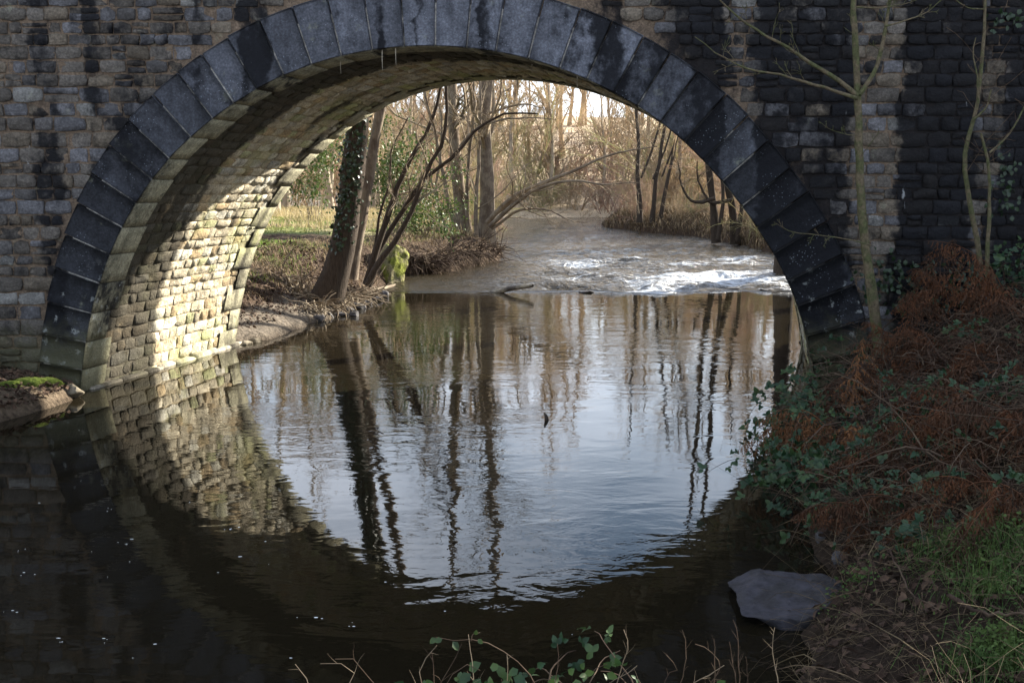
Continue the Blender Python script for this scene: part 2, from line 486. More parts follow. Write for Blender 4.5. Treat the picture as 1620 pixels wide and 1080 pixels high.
def masonry(name, kind):
    t = NT(name)
    col = t.attr('Col')
    t.st = t.n('Attribute', attribute_name='Col').outputs['Alpha']
    grain = t.noise(38, 5, 0.7)
    mid = t.noise(7, 4, 0.6)
    col = t.mix(1.0, col, t.ramp(mid, [(0.25, 0.62), (0.5, 0.95), (0.8, 1.3)]), 'MULTIPLY')
    col = t.mix(0.9, col, t.ramp(grain, [(0.3, 0.5), (0.52, 1.0), (0.72, 1.7)]), 'MULTIPLY')
    if kind == 'ring':
        col = t.mix(0.8, col, t.ramp(t.noise(1.0, 4, 0.6, t.pos((5, 5, 1.2), (2, 0, 0))), [(0.3, 0.5), (0.5, 1.0), (0.7, 1.35)]), 'MULTIPLY')
    # lichen and soil shades
    lic = t.smooth(t.noise(3.1, 5, 0.7, t.pos(off=(3, 1, 7))), 0.60, 0.72)
    col = t.mix(t.math('MULTIPLY', lic, 0.35), col, (0.30, 0.31, 0.22))
    if kind in ('wall', 'ring'):
        m = stain_mask(t, 0.94)
        col = t.mix(m, col, (0.0046, 0.0050, 0.0072))
        if kind == 'ring':
            vor = t.n('TexVoronoi', {'Vector': t.pos(), 'Scale': 30.0}).outputs['Distance']
            sp = t.math('MULTIPLY', t.smooth(vor, 0.23, 0.10), t.smooth(t.noise(2.2, 3, 0.6, t.pos(off=(9, 2, 4))), 0.50, 0.62))
            col = t.mix(t.math('MULTIPLY', sp, 0.55), col, (0.30, 0.33, 0.38))
            wv = t.n('VectorMath', {0: t.pos(), 1: t.n('VectorMath', {0: t.noise(14, 4, 0.7, out='Color'), 'Scale': 0.22}, operation='SCALE').outputs[0]}, operation='ADD').outputs[0]
            big = t.n('TexVoronoi', {'Vector': wv, 'Scale': 6.0}).outputs['Distance']
            z = t.n('SeparateXYZ', {0: t.pos()}).outputs[2]
            low = t.smooth(z, 1.75, 0.9)
            col = t.mix(t.math('MULTIPLY', t.math('MULTIPLY', t.smooth(big, 0.26, 0.12), low), 0.45), col, (0.42, 0.44, 0.42))
        else:
            # white lime runs
            wl_ = t.smooth(t.noise(1.0, 4, 0.6, t.pos((7.0, 7.0, 1.6), (1.7, 0, 2))), 0.70, 0.76)
            col = t.mix(t.math('MULTIPLY', wl_, 0.5), col, (0.55, 0.57, 0.58))
        z = t.n('SeparateXYZ', {0: t.pos()}).outputs[2]
        moss = t.math('MULTIPLY', t.smooth(t.math('ADD', z, t.math('MULTIPLY', mid, 0.8)), 1.35, 0.75), 0.55)
        col = t.mix(moss, col, (0.10, 0.095, 0.045))
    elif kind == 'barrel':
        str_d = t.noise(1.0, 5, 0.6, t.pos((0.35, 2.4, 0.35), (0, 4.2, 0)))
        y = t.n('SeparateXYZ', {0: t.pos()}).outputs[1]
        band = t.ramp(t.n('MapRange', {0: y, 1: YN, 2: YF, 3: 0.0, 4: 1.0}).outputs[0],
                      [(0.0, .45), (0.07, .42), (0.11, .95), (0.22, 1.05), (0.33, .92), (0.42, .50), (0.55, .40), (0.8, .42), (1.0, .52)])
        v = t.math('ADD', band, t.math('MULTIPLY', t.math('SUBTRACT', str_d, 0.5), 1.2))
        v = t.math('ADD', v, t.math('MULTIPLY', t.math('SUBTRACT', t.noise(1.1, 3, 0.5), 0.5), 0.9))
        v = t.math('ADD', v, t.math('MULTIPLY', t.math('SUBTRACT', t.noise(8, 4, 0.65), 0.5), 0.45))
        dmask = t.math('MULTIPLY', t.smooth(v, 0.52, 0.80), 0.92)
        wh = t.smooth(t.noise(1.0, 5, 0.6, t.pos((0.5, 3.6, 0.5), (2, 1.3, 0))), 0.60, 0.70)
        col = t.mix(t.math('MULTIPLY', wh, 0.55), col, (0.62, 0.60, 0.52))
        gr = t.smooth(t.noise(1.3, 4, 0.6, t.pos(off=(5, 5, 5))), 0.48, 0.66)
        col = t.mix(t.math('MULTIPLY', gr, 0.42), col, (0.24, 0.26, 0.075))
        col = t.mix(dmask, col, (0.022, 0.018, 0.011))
    h = t.math('ADD', t.math('MULTIPLY', t.noise(16, 5, 0.65), 1.0), t.math('MULTIPLY', grain, 0.5))
    nm = t.bump(h, 0.8, 0.035 if kind != 'ring' else 0.026)
    return t.bsdf(col, 0.88, nm, 0.25)

M_WALL = masonry('wall_stone', 'wall')
M_RING = masonry('ring_granite', 'ring')
M_BARREL = masonry('barrel_stone', 'barrel')

def simple(name, col, var=0.35, scale=12.0, rough=0.85, bump=0.4, bdist=0.02, spec=0.25, col2=None, s2=3.0, use_attr=False, stretch=(1, 1, 1), subsurf=None, trans=0.0):
    t = NT(name)
    n = t.noise(scale, 5, 0.65, t.pos(stretch))
    c = t.attr('Col') if use_attr else None
    base = c if c is not None else col
    if col2 is not None:
        base = t.mix(t.smooth(t.noise(s2, 4, 0.6), 0.42, 0.60), base, col2)
    v = t.ramp(n, [(0.25, 1 - var), (0.5, 1.0), (0.78, 1 + var)])
    base = t.mix(1.0, base, v, 'MULTIPLY')
    nm = t.bump(n, bump, bdist) if bump else None
    m = t.bsdf(base, rough, nm, spec)
    if trans:
        tr = t.n('BsdfTranslucent', {'Color': base})
        b = [x for x in t.t.nodes if x.type == 'BSDF_PRINCIPLED'][0]
        mx = t.n('MixShader', {0: trans, 1: b.outputs[0], 2: tr.outputs[0]})
        t.t.links.new(mx.outputs[0], t.out.inputs['Surface'])
    return m

# ================================================================== GROUND
def axis(segs):
    out = []
    for a, b, st in segs:
        out.append(np.arange(a, b - 1e-6, st))
    out.append([segs[-1][1]])
    return np.concatenate(out)

gx = axis([(-140, -40, 8), (-40, -14, 1.5), (-14, -8, 0.35), (-8, 10, 0.12), (10, 16, 0.4), (16, 40, 1.5), (40, 140, 8)])
gy = axis([(-10, 1, 1.0), (1, 32, 0.13), (32, 80, 0.5), (80, 120, 2.0), (120, 260, 10)])
GX, GY = np.meshgrid(gx, gy)
GZ = height(GX.ravel(), GY.ravel()).reshape(GX.shape)
# outside the barrel walls the abutment fills the gap: keep soil below the vault
inb = (GY > YN - 0.05) & (GY < YF + 0.05)
sk = np.clip((GY - YN), 0, 3.8) * SKEW
GZ = np.where(inb & (GX > INTR[0, 0] + sk - 0.25) & (GX < INTR[-1, 0] + sk + 0.25), np.minimum(GZ, -0.3), GZ)
nxg, nyg = len(gx), len(gy)
ii = np.arange(nyg - 1)[:, None] * nxg + np.arange(nxg - 1)[None]
gq = np.stack([ii, ii + 1, ii + 1 + nxg, ii + nxg], -1).reshape(-1, 4)
GV = np.stack([GX, GY, GZ], -1).reshape(-1, 3)
# what grows or lies on the ground: litter, turf, straw, bare stone-grey silt
x, y, z = GV.T
dl = np.interp(y, LBy, LBx) - x
n1 = vnoise(x, y, 0.9, 4); n2 = vnoise(x + 9, y - 4, 0.35, 4)
litter = np.array([0.060, 0.040, 0.027]); turf = np.array([0.15, 0.21, 0.045]); straw = np.array([0.42, 0.35, 0.21]); silt = np.array([0.15, 0.125, 0.098]); soil = np.array([0.045, 0.032, 0.022])
c = np.tile(litter, (len(x), 1))
def blend(c, col, w): return c * (1 - w[:, None]) + col * w[:, None]
mead = sstep(1.4, 3.5, dl) * (y > 15)
c = blend(c, turf, mead * sstep(-0.45, 0.15, n1))
c = blend(c, straw, mead * sstep(31, 42, y + 5 * n2) * sstep(-0.5, 0.2, n2 + 0.3))
c = blend(c, silt, ((dl > -1) & (dl < 1.0) & (y > YF) & (y < 20.6)) * sstep(1.0, 0.75, dl) * 1.0)
c = blend(c, np.array([0.15, 0.115, 0.08]), ((dl > -1) & (dl < 1.0) & (y < YN)) * 0.8)
c = blend(c, np.array([0.52, 0.42, 0.30]), sstep(60, 76, y))
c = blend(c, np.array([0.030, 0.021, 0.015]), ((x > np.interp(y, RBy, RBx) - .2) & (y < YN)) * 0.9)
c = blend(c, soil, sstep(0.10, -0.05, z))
M_GROUND = simple('ground_soil', (0.1, 0.07, 0.05), 0.75, 16.0, 0.95, 1.0, 0.08, 0.1, use_attr=True)
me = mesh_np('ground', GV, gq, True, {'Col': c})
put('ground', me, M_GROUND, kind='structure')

# ================================================================== RIVER
rx = axis([(-60, -12, 4), (-12, -6, 0.5), (-6, 9, 0.10), (9, 14, 0.5), (14, 60, 4)])
ry = axis([(-3, 4, 0.5), (4, 24, 0.25), (24, 34, 0.08), (34, 50, 0.2), (50, 84, 1.0)])
RX, RY = np.meshgrid(rx, ry)
lip = 24.8 + 0.10 * np.sin(RX * 0.9) + sstep(0.3, 2.2, RX) * (0.75 * vnoise(RX, RX * 0, 1.1, 4) + 0.35)
chop = sstep(-0.15, 0.5, RY - lip) * (1 - 0.65 * sstep(31, 50, RY))
rightness = sstep(-0.6, 1.6, RX - 0.02 * (RY - 25))
amp = chop * (0.16 + 0.84 * rightness)
RZ = 0.20 * sstep(0, 2.2, RY - lip) + 0.10 * sstep(30, 60, RY)
RZ = RZ + amp * (0.060 * vnoise(RX * 0.7, RY * 1.3, 5.0, 4) + 0.06 * vnoise(RX, RY * 1.6, 2.2, 2)) * sstep(0, 0.8, RY - lip + 0.3)
foam = np.clip(sstep(-0.1, 0.3, RY - lip) * (1 - sstep(1.0, 16, RY - lip) * 0.6), 0, 1) * (0.10 + 0.90 * rightness)
foam *= 0.75 + 0.5 * vnoise(RX, RY, 1.1, 3)
rn, rm = len(rx), len(ry)
ii = np.arange(rm - 1)[:, None] * rn + np.arange(rn - 1)[None]
rq = np.stack([ii, ii + 1, ii + 1 + rn, ii + rn], -1).reshape(-1, 4)
t = NT('river_water')
fm = t.attr('foam', 'Fac'); ch = t.attr('chop', 'Fac')
wind = t.smooth(t.noise(0.30, 3, 0.5, t.pos((1, 1, 1), (0.6, 2.2, 0))), 0.36, 0.62)
sepw = t.n('SeparateXYZ', {0: t.pos()})
# the current runs through the middle of the pool, the left side under the wall is slack
cur = t.smooth(t.math('ADD', sepw.outputs[0], t.math('MULTIPLY', sepw.outputs[1], 0.10)), -3.6, -0.4)
w1 = t.noise(1.1, 3, 0.5, t.pos((1.0, 1.9, 1)), dist=0.8)
w2 = t.noise(4.2, 3, 0.55, t.pos((1.0, 1.5, 1), (3, 7, 0)), dist=0.5)
w3 = t.noise(14.0, 3, 0.6, t.pos((1.0, 1.3, 1)))
act = t.math('ADD', t.math('MULTIPLY', cur, t.math('ADD', t.math('MULTIPLY', wind, 0.15), 0.06)), 0.018)
hh = t.math('MULTIPLY', t.math('ADD', w1, t.math('MULTIPLY', w2, t.math('ADD', t.math('MULTIPLY', wind, 0.36), 0.12))), act)
rif = t.math('ADD', t.math('ADD', t.math('MULTIPLY', w2, 1.0), t.math('MULTIPLY', w1, 0.6)), t.math('MULTIPLY', w3, 0.30))
hh = t.math('ADD', hh, t.math('MULTIPLY', t.math('MULTIPLY', rif, ch), 5.0))
nm = t.bump(hh, 1.0, 0.030)
fn = t.noise(3.2, 7, 0.75, t.pos((0.8, 2.6, 1)), dist=0.7)
fmask = t.smooth(t.math('ADD', t.math('MULTIPLY', fm, 0.34), fn), 0.70, 1.0)
brown = t.mix(t.smooth(ch, 0.0, 1.0), (0.010, 0.008, 0.0045), (0.075, 0.058, 0.034))
colw = t.mix(fmask, brown, (0.60, 0.65, 0.72))
rgh = t.math('ADD', t.math('MULTIPLY', fmask, 0.5), 0.02)
M_RIVER = t.bsdf(colw, rgh, nm, 0.5, **{'IOR': 1.333})
me = mesh_np('river', np.stack([RX, RY, RZ], -1).reshape(-1, 3), rq, True, {'foam': foam.ravel(), 'chop': chop.ravel() * (0.4 + 0.6 * rightness.ravel())})
put('river', me, M_RIVER, kind='structure')

# ================================================================== BRIDGE
bridge = empty('stone_bridge', (0, (YN + YF) / 2, 0), 'old stone arch bridge with dark granite arch ring spanning the river', 'bridge')

def block(front, back, inset, proud, cc, jit=0.006):
    """one dressed stone: 8-point outline `front` pushed out by `proud`, skirt back to `back`"""
    n = len(front)
    cen = front.mean(0)
    nout = nrm((front - back).mean(0)[None])[0]
    ring_mid = cen + (front - cen) * 1.0 - nout * proud * 0.35
    ring_in = cen + (front - cen) * (1 - inset) + nout * rng.normal(0, jit, (n, 1))
    tl = rng.normal(0, 0.045, 3)
    ring_in = ring_in + nout * np.clip((ring_in - cen) @ tl, -.012, .012)[:, None]
    ctr = cen + nout * abs(rng.normal(0.003, jit))
    V = np.concatenate([back, ring_mid, ring_in, [ctr]])
    k = np.arange(n); k2 = (k + 1) % n
    q = np.concatenate([np.stack([k, k2, n + k2, n + k], -1), np.stack([n + k, n + k2, 2 * n + k2, 2 * n + k], -1)])
    tri = np.stack([2 * n + k, 2 * n + k2, np.full(n, 3 * n)], -1)
    return V, [q, tri], np.tile(np.asarray(cc), (len(V), 1))

# --- spandrel walls: core with the arch opening, near and far face
NSEG = 96
ss = np.linspace(0, ARC, NSEG + 1)
Pi, Ni = prof(ss)
mid = Pi + Ni * 0.30
XL_, XR_, ZT = -16.0, 26.0, 7.4  # unseen top raised and right end lengthened to shade the near bank
Cc = np.array([(INTR[0, 0] + INTR[-1, 0]) / 2, -0.7])
outp = []
for p in mid:
    d = p - Cc
    ts = []
    if d[0] < 0: ts.append((XL_ - Cc[0]) / d[0])
    if d[0] > 0: ts.append((XR_ - Cc[0]) / d[0])
    if d[1] > 1e-6: ts.append((ZT - Cc[1]) / d[1])
    outp.append(Cc + d * min(ts))
outp = np.array(outp)
def sheet(Y, shift):
    a = np.stack([mid[:, 0] + shift, np.full(NSEG + 1, Y), mid[:, 1]], -1)
    b = np.stack([outp[:, 0] + shift, np.full(NSEG + 1, Y), outp[:, 1]], -1)
    k = np.arange(NSEG)
    return np.concatenate([a, b]), [np.stack([k, k + 1, NSEG + 2 + k, NSEG + 1 + k], -1)]
sh = SKEW * (YF - YN)
# corner triangles so the rectangle is filled
def corners(Y, shift):
    iL = int(np.argmax(outp[:, 1] >= ZT - 1e-4)); iR = NSEG - int(np.argmax(outp[::-1, 1] >= ZT - 1e-4))
    V = []
    for i, cx in ((iL, XL_), (iR, XR_)):
        j = i - 1 if cx < 0 else i + 1
        V += [(outp[i, 0] + shift, Y, outp[i, 1]), (outp[j, 0] + shift, Y, outp[j, 1]), (cx + shift, Y, ZT)]
    return np.array(V), [np.array([[0, 1, 2], [3, 4, 5]])]
top = (np.array([(XL_, YN + .03, ZT), (XR_, YN + .03, ZT), (XR_ + sh, YF - .03, ZT), (XL_ + sh, YF - .03, ZT)]), [np.array([[0, 1, 2, 3]])])
ends = (np.array([(XL_, YN + .03, -.7), (XL_, YN + .03, ZT), (XL_ + sh, YF - .03, ZT), (XL_ + sh, YF - .03, -.7), (XR_, YN + .03, -.7), (XR_, YN + .03, ZT), (XR_ + sh, YF - .03, ZT), (XR_ + sh, YF - .03, -.7)]), [np.array([[0, 1, 2, 3], [4, 5, 6, 7]])])
VF = join([sheet(YN + 0.028, 0), corners(YN + 0.028, 0), sheet(YF - 0.028, sh), corners(YF - 0.028, sh), top, ends])
mort = np.tile([0.165, 0.120, 0.084], (len(VF[0]), 1))
wall_core = part('spandrel_wall', VF, M_WALL, bridge, False, {'Col': mort})

# face stones in courses
def rough_outline(x0, x1, z0, z1, j):
    pts = np.array([(x0, z0), ((x0 + x1) / 2, z0), (x1, z0), (x1, (z0 + z1) / 2), (x1, z1), ((x0 + x1) / 2, z1), (x0, z1), (x0, (z0 + z1) / 2)])
    cut = min(x1 - x0, z1 - z0) * 0.08
    pts[[0, 2, 4, 6]] += np.array([(cut, cut), (-cut, cut), (-cut, -cut), (cut, -cut)]) * rng.uniform(0.2, 1.2, (4, 1))
    return pts + rng.uniform(-j, j, pts.shape)

def stone_colour():
    v = rng.uniform(0.72, 1.28)
    base = np.array([0.195, 0.172, 0.148])
    u = rng.random()
    if u < 0.22: base = np.array([0.200, 0.195, 0.205])
    elif u < 0.40: base = np.array([0.225, 0.185, 0.140])
    elif u < 0.50: base = np.array([0.15, 0.14, 0.135])
    elif u < 0.56: base = np.array([0.30, 0.29, 0.27])
    return base * v * 0.60

cand = []
z = 0.05
while z < ZT - 0.1:
    hgt = rng.uniform(0.115, 0.180) if z > 1.2 else rng.uniform(0.14, 0.20)
    x = -8.2 + rng.uniform(0, 0.3)
    while x < 8.2:
        wd = hgt * rng.uniform(1.05, 2.3)
        if not inside_extrados(x + wd / 2, z + hgt / 2, 0.12) and z + hgt > H(min(max(x + wd/2, -9), 12), YN - 0.1) - 0.05:
            split = rng.random() < 0.10
            for (a, b) in ([(z, z + hgt)] if not split else [(z, z + hgt * 0.52), (z + hgt * 0.52, z + hgt)]):
                cand.append((x, x + wd, a, b))
        x += wd
    z += hgt

def face_stone(x0, x1, z0, z1):
    g = rng.uniform(0.003, 0.010)
    o = rough_outline(x0 + g, x1 - g, z0 + g, z1 - g, 0.010)
    pr = rng.uniform(0.006, 0.034)
    front = np.stack([o[:, 0], np.full(8, YN + 0.028 - pr), o[:, 1]], -1)
    back = np.stack([o[:, 0], np.full(8, YN + 0.05), o[:, 1]], -1)
    return block(front, back, rng.uniform(0.035, 0.10), pr, stone_colour(), 0.010)

def in_view(x, z):
    return -5.95 < x < 5.95 and z < at(810, -6, YN)[2]
vis = [q for q in cand if in_view((q[0] + q[1]) / 2, (q[2] + q[3]) / 2)]
vis.sort(key=lambda q: -(q[1] - q[0]) * (q[3] - q[2]))
big = set(vis[:300])
restp, restc = [], []
for q in cand:
    V, Fc, cc = face_stone(*q)
    if q in big:
        part('stone', (V, Fc), M_WALL, wall_core, False, {'Col': cc})
    else:
        restp.append((V, Fc)); restc.append(cc)
part('stonework', join(restp), M_WALL, wall_core, False, {'Col': np.concatenate(restc)}, kind='stuff')

# --- arch ring: dressed voussoirs, near side
def vouss(sa, sb, ya, yb, cc, proud, shift_fn, th_scale=1.0, flip=False, nx=3):
    s = np.linspace(sa + 0.008, sb - 0.008, nx + 1)
    P, N = prof(s)
    th = thick((sa + sb) / 2) * th_scale * rng.uniform(0.99, 1.01)
    rows = []
    for r in (0.0, 0.03, 0.5, th - 0.03, th) if th > 0.55 else (0.0, 0.03, th * 0.5, th - 0.03, th):
        rows.append(P + N * r)
    G = np.array(rows)                       # (5, nx+1, 2)
    nr, nc = G.shape[:2]
    def layer(Y, inset):
        Q = G.copy()
        cen = G.mean((0, 1))
        if inset: Q = cen + (Q - cen) * (1 - inset)
        return np.stack([Q[..., 0] + shift_fn(Y), np.full(Q.shape[:2], Y), Q[..., 1]], -1).reshape(-1, 3)
    sgn = -1 if not flip else 1
    A = layer(ya + sgn * proud, 0.03)
    A[:, 1] += np.clip(rng.normal(0, 0.003, len(A)), -.005, .005)
    B = layer(ya + sgn * (proud - 0.014), 0.0)
    Cb = layer(yb, 0.0)
    V = np.concatenate([A, B, Cb]); n = nr * nc
    faces = []
    for i in range(nr - 1):
        for j in range(nc - 1):
            faces.append((i * nc + j, i * nc + j + 1, (i + 1) * nc + j + 1, (i + 1) * nc + j))
    rim = [j for j in range(nc)] + [i * nc + nc - 1 for i in range(1, nr)] + [(nr - 1) * nc + j for j in range(nc - 2, -1, -1)] + [i * nc for i in range(nr - 2, 0, -1)]
    for a, b in zip(rim, rim[1:] + rim[:1]):
        faces.append((a, b, n + b, n + a)); faces.append((n + a, n + b, 2 * n + b, 2 * n + a))
    ca = np.tile(cc, (len(V), 1))
    ca[n:n + nc] = np.array([0.27, 0.25, 0.17]); ca[2 * n:2 * n + nc] = np.array([0.27, 0.25, 0.17])
    return (V, [np.array(faces)]), ca

nearshift = lambda Y: (Y - YN) * SKEW
s = 0.0
joints = [0.0]
while s < ARC - 0.3:
    s += rng.uniform(0.30, 0.385)
    joints.append(min(s, ARC))
joints[-1] = ARC
RINGD = 0.40
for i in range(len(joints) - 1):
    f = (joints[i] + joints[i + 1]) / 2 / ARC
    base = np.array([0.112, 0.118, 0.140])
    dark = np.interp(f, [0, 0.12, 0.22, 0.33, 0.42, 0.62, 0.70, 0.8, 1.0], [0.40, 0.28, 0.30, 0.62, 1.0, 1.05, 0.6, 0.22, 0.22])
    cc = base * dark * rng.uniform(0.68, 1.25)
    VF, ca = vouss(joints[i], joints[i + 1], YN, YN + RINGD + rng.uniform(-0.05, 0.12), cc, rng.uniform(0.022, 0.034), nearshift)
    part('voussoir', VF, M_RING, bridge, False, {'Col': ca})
# mortar bed of the ring (recessed, so that joints read as gaps filled with mortar)
Pm, Nm = prof(np.linspace(0, ARC, 97))
def bed(r0, r1, Y, sf):
    a = Pm + Nm * r0; b = Pm + Nm * r1
    A = np.stack([a[:, 0] + sf, np.full(97, Y), a[:, 1]], -1); B = np.stack([b[:, 0] + sf, np.full(97, Y), b[:, 1]], -1)
    k = np.arange(96)
    return np.concatenate([A, B]), [np.stack([k, k + 1, 98 + k, 97 + k], -1)]
part('ring_mortar', join([bed(0.02, 0.48, YN - 0.008, 0)]), M_RING, bridge, False, {'Col': np.tile([0.34, 0.32, 0.29], (194, 1))})

# far ring with toothed quoins
s = 0.0; i = 0
while s < ARC - 0.2:
    e = min(s + rng.uniform(0.30, 0.38), ARC)
    dp = 0.30 if i % 2 else 0.52
    VF, ca = vouss(s, e, YF, YF - dp, np.array([0.36, 0.31, 0.24]) * rng.uniform(0.85, 1.15), 0.03, nearshift, 0.85, True)
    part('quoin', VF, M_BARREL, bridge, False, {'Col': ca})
    s = e; i += 1

# --- barrel vault: mortar bed and stones
Pb, Nb = prof(np.linspace(0, ARC, 121))
Pb = Pb + Nb * 0.03
ys = [YN + 0.2, (YN + YF) / 2, YF - 0.15]
V = np.concatenate([np.stack([Pb[:, 0] + (Y - YN) * SKEW, np.full(121, Y), Pb[:, 1]], -1) for Y in ys])
k = np.arange(120)
q = np.concatenate([np.stack([r * 121 + k, r * 121 + k + 1, (r + 1) * 121 + k + 1, (r + 1) * 121 + k], -1) for r in range(2)])
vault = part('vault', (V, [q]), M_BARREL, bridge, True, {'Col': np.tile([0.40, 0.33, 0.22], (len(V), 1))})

def barrel_stone(s0, s1, y0, y1):
    g = rng.uniform(0.006, 0.012)
    o = rough_outline(y0 + g, y1 - g, s0 + g, s1 - g, 0.008)
    pr = rng.uniform(0.003, 0.018)
    P, N = prof(o[:, 1])
    X = P[:, 0] + (o[:, 0] - YN) * SKEW
    def lay(off):
        return np.stack([X + N[:, 0] * off, o[:, 0], P[:, 1] + N[:, 1] * off], -1)
    base = np.array([0.54, 0.47, 0.34])
    u = rng.random()
    if u < 0.25: base = np.array([0.60, 0.56, 0.46])
    elif u < 0.40: base = np.array([0.45, 0.34, 0.20])
    elif u < 0.5: base = np.array([0.46, 0.45, 0.25])
    return block(lay(0.03 - pr), lay(0.05), rng.uniform(0.05, 0.14), pr, base * rng.uniform(0.64, 1.04), 0.007)

bc = []
s = 0.62
while s < ARC - 0.6:
    hh_ = rng.uniform(0.12, 0.175)
    yy = YN + RINGD - rng.uniform(0.0, 0.08)
    while yy < YF - 0.32:
        wd = rng.uniform(0.15, 0.40)
        if yy + wd > YF - 0.40: wd = YF - 0.28 - yy
        if wd > 0.1: bc.append((s, s + hh_, yy, yy + wd))
        yy += wd
    s += hh_
bigb = set(sorted([b for b in bc if b[0] < ARC * 0.46], key=lambda b: -(b[1] - b[0]) * (b[3] - b[2]) * (1.6 if b[0] < ARC * 0.35 else 1))[:300])
restp, restc = [], []
for b in bc:
    V, Fc, cc = barrel_stone(*b)
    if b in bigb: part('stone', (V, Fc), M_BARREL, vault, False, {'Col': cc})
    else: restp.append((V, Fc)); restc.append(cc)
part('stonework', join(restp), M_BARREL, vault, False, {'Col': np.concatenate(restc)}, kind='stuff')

# footing ledge at the waterline, left abutment
yy = YN + 0.15
while yy < YF - 0.1:
    ln = rng.uniform(0.35, 0.7)
    x0 = INTR[1, 0] + (yy - YN) * SKEW; x1 = INTR[1, 0] + (yy + ln - YN) * SKEW
    pr = rng.uniform(0.05, 0.11); zt = rng.uniform(0.03, 0.075)
    o = np.array([(x0 - .1, yy + .01), (x0 + pr, yy + .01), (x1 + pr, yy + ln - .01), (x1 - .1, yy + ln - .01)])
    V = np.concatenate([np.c_[o, np.full(4, -0.4)], np.c_[o, np.full(4, zt - 0.02)], np.c_[o + np.array([(0, .02), (-.025, .02), (-.025, -.02), (0, -.02)]), np.full(4, zt)]])
    V[8:, 2] += rng.normal(0, .006, 4)
    k = np.arange(4); k2 = (k + 1) % 4
    part('footing_stone', (V, [np.concatenate([np.stack([k, k2, 4 + k2, 4 + k], -1), np.stack([4 + k, 4 + k2, 8 + k2, 8 + k], -1), [[8, 9, 10, 11]]])]), M_BARREL, bridge, False, {'Col': np.tile(np.array([0.36, 0.32, 0.25]) * rng.uniform(.8, 1.1), (12, 1))})
    yy += ln

# lime drips under the crown
M_DRIP = simple('lime_drip', (0.35, 0.31, 0.24), 0.3, 30)
for f in list(rng.uniform(0.40, 0.62, 9)):
    Y = rng.choice([YN + 0.02, YN + rng.uniform(0.1, 1.5), YF - 0.1])
    p, nn = prof(ARC * f)
    l = rng.uniform(0.08, 0.26)
    top_ = np.array([p[0] + (Y - YN) * SKEW, Y, p[1] + 0.02])
    P = np.array([top_, top_ - [0.003, 0, l * .5], top_ - [0, 0, l]])
    part('lime_drip', strands(P, np.array([0.007, 0.004, 0.002]), 5), M_DRIP, bridge)

# coping along the parapet, above the picture
V = np.array([(XL_, YN - .08, ZT), (XR_, YN - .08, ZT), (XR_, YN + .45, ZT), (XL_, YN + .45, ZT)])
V = np.concatenate([V, V + [0, 0, 0.22]])
part('coping', (V, [np.array([[0, 1, 2, 3], [4, 5, 6, 7], [0, 1, 5, 4], [1, 2, 6, 5], [2, 3, 7, 6], [3, 0, 4, 7]])]), M_RING, bridge, False, {'Col': np.tile([.2, .2, .21], (8, 1))})

#==VEG==
# ================================================================== VEGETATION AND LOOSE THINGS
M_BARK = simple('dark_bark', (0.058, 0.045, 0.035), 0.5, 9, 0.95, 0.9, 0.03, 0.1, stretch=(4, 4, 0.7))
M_BARK_FAR = simple('far_bark', (0.36, 0.30, 0.22), 0.3, 5, 0.9, 0, col2=(0.24, 0.19, 0.14), s2=0.6)  # bark paled for the far trees, haze put into the colour
M_BARK_PALE = simple('pale_bark', (0.21, 0.17, 0.125), 0.4, 9, 0.95, 0.7, 0.02, 0.1, col2=(0.13, 0.10, 0.075), stretch=(4, 4, 0.7))
M_BARK_GREEN = simple('algae_bark', (0.075, 0.078, 0.036), 0.6, 16, 0.9, 0.8, 0.008, 0.15, col2=(0.12, 0.095, 0.06), s2=7, stretch=(2, 2, 1.6))
M_TWIG = simple('grey_twigs', (0.30, 0.245, 0.175), 0.35, 6, 0.9, 0, col2=(0.20, 0.155, 0.11), s2=1.4, trans=0.25)
M_TWIG_PALE = simple('straw_twigs', (0.54, 0.45, 0.33), 0.35, 3, 0.9, 0, col2=(0.44, 0.35, 0.25), s2=0.5, trans=0.6)  # far twigs brightened, haze and backlit glare put into the colour
M_TWIG_DRY = simple('dry_stems', (0.052, 0.032, 0.022), 0.5, 7, 0.9, 0, col2=(0.11, 0.076, 0.050), s2=3.0)
M_IVY = simple('ivy_leaf', (0.016, 0.034, 0.012), 0.4, 8, 0.45, 0, spec=0.45, trans=0.06)
M_LEAF = simple('bramble_leaf', (0.016, 0.046, 0.018), 0.5, 8, 0.5, 0, col2=(0.034, 0.062, 0.018), s2=4, spec=0.35, trans=0.15)
M_HERB = simple('green_herb', (0.052, 0.095, 0.022), 0.4, 9, 0.7, 0, col2=(0.09, 0.14, 0.035), s2=6, trans=0.3)
M_EVER = simple('holly_leaf', (0.09, 0.13, 0.035), 0.5, 3, 0.5, 0, col2=(0.05, 0.085, 0.02), s2=1.5, trans=0.25)
M_BRACKEN = simple('dead_bracken', (0.105, 0.042, 0.018), 0.5, 8, 0.85, 0, col2=(0.062, 0.032, 0.018), s2=3, trans=0.12)
M_BRACKEN_ORANGE = simple('rust_bracken', (0.20, 0.088, 0.034), 0.45, 8, 0.85, 0, col2=(0.13, 0.06, 0.028), s2=4, trans=0.12)
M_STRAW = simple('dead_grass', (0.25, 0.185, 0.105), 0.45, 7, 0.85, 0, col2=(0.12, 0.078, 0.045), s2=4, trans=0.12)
M_STRAW_NEAR = simple('shaded_straw', (0.17, 0.125, 0.070), 0.5, 7, 0.85, 0, col2=(0.060, 0.038, 0.025), s2=5, trans=0.1)  # darker copy of the dead-grass straw, bank shade put into its colour
M_HAY = simple('bleached_grass', (0.44, 0.36, 0.21), 0.4, 5, 0.85, 0, col2=(0.33, 0.27, 0.13), s2=1.2, trans=0.25)
